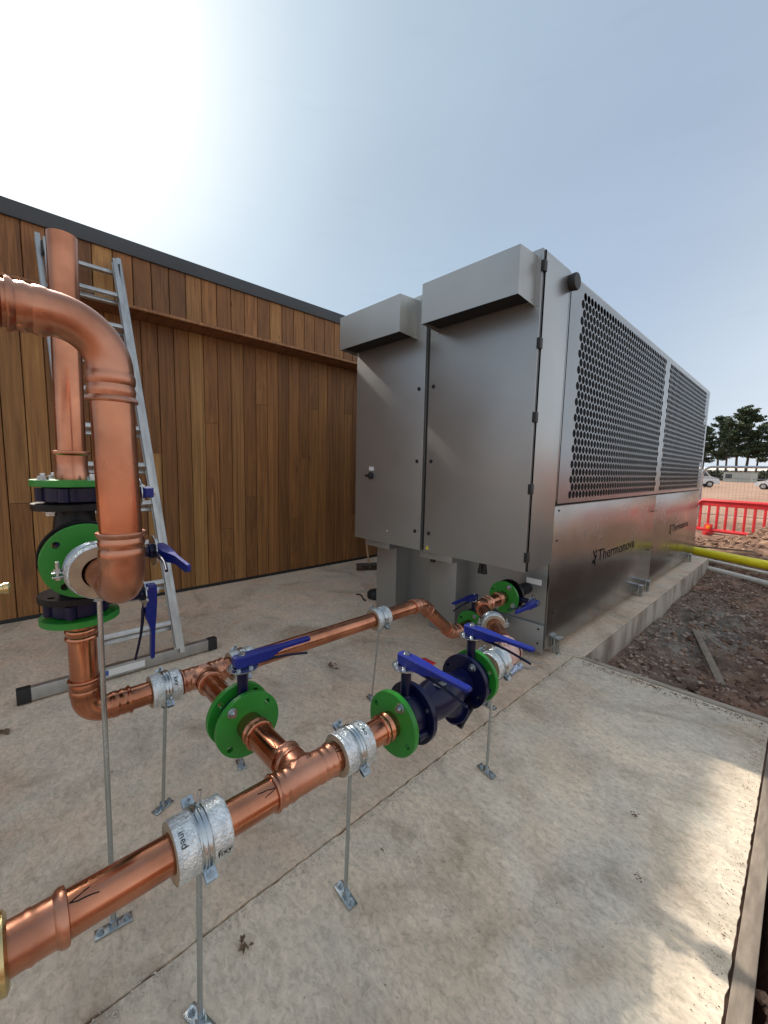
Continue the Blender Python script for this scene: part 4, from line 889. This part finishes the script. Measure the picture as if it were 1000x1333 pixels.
# laid out along a line roughly parallel to the near header's cross axis
barrier(-1.12, 14.55, rad(-17), 'red plastic barrier with an amber reflector standing nearest the end of the unit')
barrier(1.30, 13.8, rad(-17), 'red plastic barrier second from the unit, past the right edge')
barrier(3.72, 13.05, rad(-17), 'red plastic barrier furthest to the right of the row')

def fence_panel(x0_, y0_, L, rz, lab):
    t = thing('fence_panel', (x0_, y0_, hgt(x0_, y0_)), lab, 'fence', 'steel mesh fence panels'); H = 1.95; rc = .28
    pts = [(0, 0, 0), (0, 0, H - rc)] + [(rc - rc * cos(a), 0, H - rc + rc * sin(a)) for a in (pi / 8, pi / 4, 3 * pi / 8)] + [(rc, 0, H), (L - rc, 0, H)] + [(L - rc + rc * sin(a), 0, H - rc + rc * cos(a)) for a in (pi / 8, pi / 4, 3 * pi / 8)] + [(L, 0, H - rc), (L, 0, 0)]
    ob = obj('frame_tube', MB().sweep(pts, .042, 8, False), M['zinc'], None, loc=(0, 0, 0)); ob.parent = t
    for z in (.25, 1.55): ob = obj('rail', MB().sweep([(0, 0, z), (L, 0, z)], .012, 6), M['zinc'], None, loc=(0, 0, 0)); ob.parent = t
    w = MB()
    for k in range(1, int(L / .1)): w.box((k * .1, .012, H / 2), (.004, .004, H - .1))
    ob = obj('wire_mesh', w, M['zinc'], None, loc=(0, 0, 0), smooth=False, kind='stuff'); ob.parent = t
    t.rotation_euler.z = rz; return t
fence_panel(-2.72, 18.6, 3.4, rad(-4), 'rounded steel fence panel standing behind the red barrier')
fence_panel(.74, 18.35, 3.4, rad(-4), 'rounded steel fence panel second from the unit')

# ---------------------------------------------------------------- vehicles, cabin, shed, trees
def vehicle(name, loc, rz, prof, wheels, wr, W_, windows, label, cat, extra=None):
    t = thing(name, loc, label, cat)
    def o(nm, mb, m, par=t, smooth=True):
        ob = obj(nm, mb, M[m], None, loc=(0, 0, 0), smooth=smooth); ob.parent = par; return ob
    mb = MB(); k = len(prof); ins = [.93 if z > .95 else 1 for x, z in prof]
    vs = [(x, -W_ / 2 * q, z) for (x, z), q in zip(prof, ins)] + [(x, W_ / 2 * q, z) for (x, z), q in zip(prof, ins)]
    tr = tessellate_polygon([[V((x, z, 0)) for x, z in prof]])
    mb.add(vs, [tuple(a) for a in tr] + [tuple(i + k for i in reversed(a)) for a in tr] + [(i, (i + 1) % k, (i + 1) % k + k, i + k) for i in range(k)])
    o('body', mb, 'carwhite', smooth=True)
    for wx in wheels:
        for s in (-1, 1):
            w = o('wheel', MB().lathe([(-.1, wr * .8), (-.1, wr * .95), (-.07, wr), (.07, wr), (.1, wr * .95), (.1, wr * .8)], (wx, s * (W_ / 2 - .08), wr), (0, 1, 0), 24), 'tyre'); o('rim', MB().lathe([(0, wr * .62), (.02, wr * .6), (.02, wr * .2), (.03, wr * .15)], (wx, s * (W_ / 2 + .02), wr), (0, s, 0), 16), 'alu', w)
    for q in windows:
        for s in (-1, 1): o('window', MB().add([(x, s * (W_ / 2 * .955 + .012), z) for x, z in q], [tuple(range(len(q))) if s < 0 else tuple(range(len(q) - 1, -1, -1))]), 'glass', smooth=False)
    for s in (-1, 1): o('headlight', MB().box((prof[0][0] + .03, s * (W_ / 2 - .22), .68), (.08, .25, .14), bev=.03), 'glass')
    if extra: extra(o)
    t.rotation_euler.z = rz; return t
hatch = [(-2.0, .35), (-2.0, .62), (-1.85, .78), (-1.15, .93), (-.45, 1.38), (.1, 1.47), (1.1, 1.44), (1.7, 1.12), (1.98, .95), (2.0, .38), (1.62, .32), (1.5, .55), (1.25, .63), (1.0, .55), (.88, .30), (-.92, .30), (-1.05, .55), (-1.28, .63), (-1.52, .55), (-1.65, .33)]
vn = [(-2.3, .4), (-2.3, .85), (-2.1, 1.05), (-1.5, 1.2), (-.95, 1.85), (-.6, 1.98), (2.3, 1.98), (2.35, .45), (1.75, .4), (1.62, .66), (1.35, .74), (1.08, .66), (.95, .38), (-1.05, .38), (-1.18, .66), (-1.45, .74), (-1.72, .66), (-1.85, .4)]
def swoosh(o):
    mb = MB()
    pts = [(-.5 + k * .13, .85 + .38 * sin(k * .5) + k * .02) for k in range(18)]
    for i in range(len(pts) - 1):
        a, b = pts[i], pts[i + 1]; mb.add([(a[0], -1.005, a[1] - .09), (b[0], -1.005, b[1] - .09), (b[0], -1.005, b[1] + .09), (a[0], -1.005, a[1] + .09)], [(0, 1, 2, 3)])
    o('side_stripe', mb, 'coping', smooth=False)
def at(px_dir, dist):   # point on the ground at a distance along a plan direction
    x, y = px_dir[0] * dist, px_dir[1] * dist; return (x, y, hgt(x, y))
vehicle('parked_van', (-9.3, 57.5, hgt(-9.3, 57.5)), rad(200), vn, (-1.45, 1.35), .34, 1.9, [[(-1.35, 1.22), (-.55, 1.22), (-.55, 1.78), (-.9, 1.78)]], 'white van with a dark curved stripe parked just beyond the end of the unit', 'van', swoosh)
vehicle('parked_car', (-1.9, 58, hgt(-1.9, 58)), rad(-6), hatch, (-1.28, 1.25), .32, 1.72, [[(-1.0, .96), (-.42, .96), (-.42, 1.3)], [(-.35, .96), (.35, .96), (.35, 1.38), (-.3, 1.34)], [(.45, .96), (1.35, .98), (1.0, 1.36), (.45, 1.38)]], 'white hatchback car parked at the right edge by the cabin', 'car')
cb = thing('site_cabin', (-10.7, 119, hgt(-10.7, 119)), 'pale grey green site cabin with a small window in front of the pines', 'cabin')
def co(nm, mb, m, par=cb, **k):
    ob = obj(nm, mb, M[m], None, loc=(0, 0, 0), **k); ob.parent = par; return ob
w_ = MB().box((0, 0, 1.05), (5.7, 2.6, 2.1))
for k in range(28): w_.box((-2.7 + k * .2, -1.32, 1.05), (.08, .04, 2.0))
co('wall', w_, 'cabin', smooth=False); co('roof', MB().box((0, 0, 2.17), (5.9, 2.8, .1), bev=.02), 'alu')
wf = co('window', MB().box((-1.9, -1.36, 1.25), (1.1, .05, .95)), 'coping', smooth=False); co('pane', MB().box((-1.9, -1.39, 1.25), (.95, .03, .8)), 'glass', wf, smooth=False)
co('door', MB().box((2.1, -1.36, .98), (.9, .05, 1.9)), 'cabin', smooth=False)
cb.rotation_euler.z = rad(3)
sd = thing('storage_shed', (-16, 190, 0), 'long low pale shed far behind the pines', 'shed')
def so_(nm, mb, m): ob = obj(nm, mb, M[m], None, loc=(0, 0, 0), smooth=False); ob.parent = sd
so_('wall', MB().box((0, 0, 1.6), (46, 8, 3.2)), 'cabin'); so_('roof', MB().add([(-23.4, -4.4, 3.2), (23.4, -4.4, 3.2), (23.4, 0, 4.4), (-23.4, 0, 4.4), (-23.4, 4.4, 3.2), (23.4, 4.4, 3.2)], [(0, 1, 2, 3), (3, 2, 5, 4), (0, 3, 4), (1, 5, 2)]), 'whitepipe')

def pine(seed, H=14.0):
    r = random.Random(seed); tr = MB(); lean = r.uniform(-.03, .03); crown = MB()
    pts = [V((lean * z + .12 * noise.noise(V((z * .3, seed, 0))), .12 * noise.noise(V((seed, z * .3, 5))), z)) for z in [H * k / 10 for k in range(11)]]
    tr.sweep(pts, [.24 * (1 - .85 * k / 10) + .02 for k in range(11)], 8)
    z = H * r.uniform(.30, .36)
    while z < H * .99:
        q = (z / H - .3) / .7; env = (1.0 - .68 * q) * (.75 + .25 * sin(q * 3.0)) * H * .235
        for _ in range(r.choice((2, 3, 3))):
            a = r.uniform(0, 2 * pi); L = env * r.uniform(.45, 1.1); up = r.uniform(-.12, .30) + .3 * q
            b0 = V((lean * z, 0, z)); b1 = b0 + V((cos(a) * L, sin(a) * L, L * up))
            tr.sweep([b0, b0.lerp(b1, .5) + V((0, 0, -.03 * L)), b1], [.055 * (1.2 - q), .035, .012], 5)
            for t in (.45, .65, .82, 1.0):
                if r.random() < .12: continue
                cc = b0.lerp(b1, t) + V((r.gauss(0, .22), r.gauss(0, .22), r.uniform(-.05, .3))); cs = r.uniform(.4, .8) * (1.1 - .35 * q)
                for _ in range(int(30 * cs / .6)):
                    d = V((r.gauss(0, 1), r.gauss(0, 1), r.gauss(0, .55))); d = d.normalized() * cs * r.random() ** .4 * V((1, 1, .6)).length / 1.5; d.z *= .6
                    p = cc + d; s = r.uniform(.12, .27); n_ = V((r.gauss(0, 1), r.gauss(0, 1), r.gauss(0, 1) + .4)).normalized(); fr = frame(p, n_, V((r.gauss(0, 1), r.gauss(0, 1), r.gauss(0, 1))))
                    crown.add([(-s, -s * .3, 0), (s * .2, -s * .55, 0), (s, .1 * s, 0), (-s * .1, s * .5, 0)], [(0, 1, 2, 3)], fr)
        z += H * r.uniform(.022, .04)
    return tr, crown
protos = []
for sd_ in (1, 2, 3):
    tr, cr_ = pine(sd_); protos.append((mesh('trunk', tr, M['trunk']), mesh('crown', cr_, M['needles'], False)))
DIRS = []
r = random.Random(21)
spots = []
for i in range(19):
    a = rad(-12.6 + i * .88 + r.uniform(-.25, .25)); d = 145 + r.uniform(-9, 16); spots.append((sin(a) * d, cos(a) * d, r.uniform(1.0, 1.3)))
order = ['leftmost pine, right against the end of the unit']
seen = []; bpy.context.view_layer.update()
for i, (x, y, s) in enumerate(spots):
    ti = thing('pine_tree', (x, y, hgt(x, y) - .1), 'x', 'tree', 'pines beyond the site cabin')
    tm, cm_ = protos[i % 3]
    for nm, me in (('trunk', tm), ('crown', cm_)):
        ob = bpy.data.objects.new(nm, me); C.objects.link(ob); ob.parent = ti
    ti.rotation_euler.z = r.uniform(0, 6.28); ti.scale = (s * r.uniform(.95, 1.2), s * r.uniform(.95, 1.2), s * 1.04)
    P3 = cam.matrix_world.inverted() @ ti.location; px = 500 + 526 * P3.x / -P3.z; seen.append((px, ti))
names = ['pine whose crown meets the far end of the steel unit', 'second pine from the steel unit, behind the white van', 'third pine from the steel unit', 'fourth pine from the steel unit, above the cabin window', 'fifth pine from the unit, above the cabin', 'sixth pine from the unit, right of the cabin', 'seventh pine from the unit, near the right edge']
seen.sort(key=lambda q: q[0]); k = 0
for px, ti in seen:
    if px < 905: ti['label'] = 'dark green pine standing out of sight behind the steel unit'
    elif px > 1010: ti['label'] = 'dark green pine past the right edge of the view, in the row beyond the cabin'
    else: ti['label'] = names[min(k, 6)]; k += 1
# undergrowth at the foot of the pines
hm = MB(); r = random.Random(5)
for _ in range(9000):
    a = rad(r.uniform(-24, 10)); d = r.uniform(150, 166); x, y = sin(a) * d, cos(a) * d; z = r.random() ** 1.4 * (2.6 + 1.2 * noise.noise(V((x * .2, y * .2, 0)))); s = r.uniform(.2, .5)
    fr = frame((x, y, z), (r.gauss(0, 1), r.gauss(0, 1), r.gauss(0, 1)), (r.gauss(0, 1), r.gauss(0, 1), r.gauss(0, 1))); hm.add([(-s, -s * .6, 0), (s, -s * .5, 0), (s * .8, s * .6, 0), (-s * .7, s * .5, 0)], [(0, 1, 2, 3)], fr)
obj('undergrowth', hm, M['hedge'], label='low scrubby undergrowth along the foot of the pines', cat='undergrowth', kind='stuff', smooth=False)
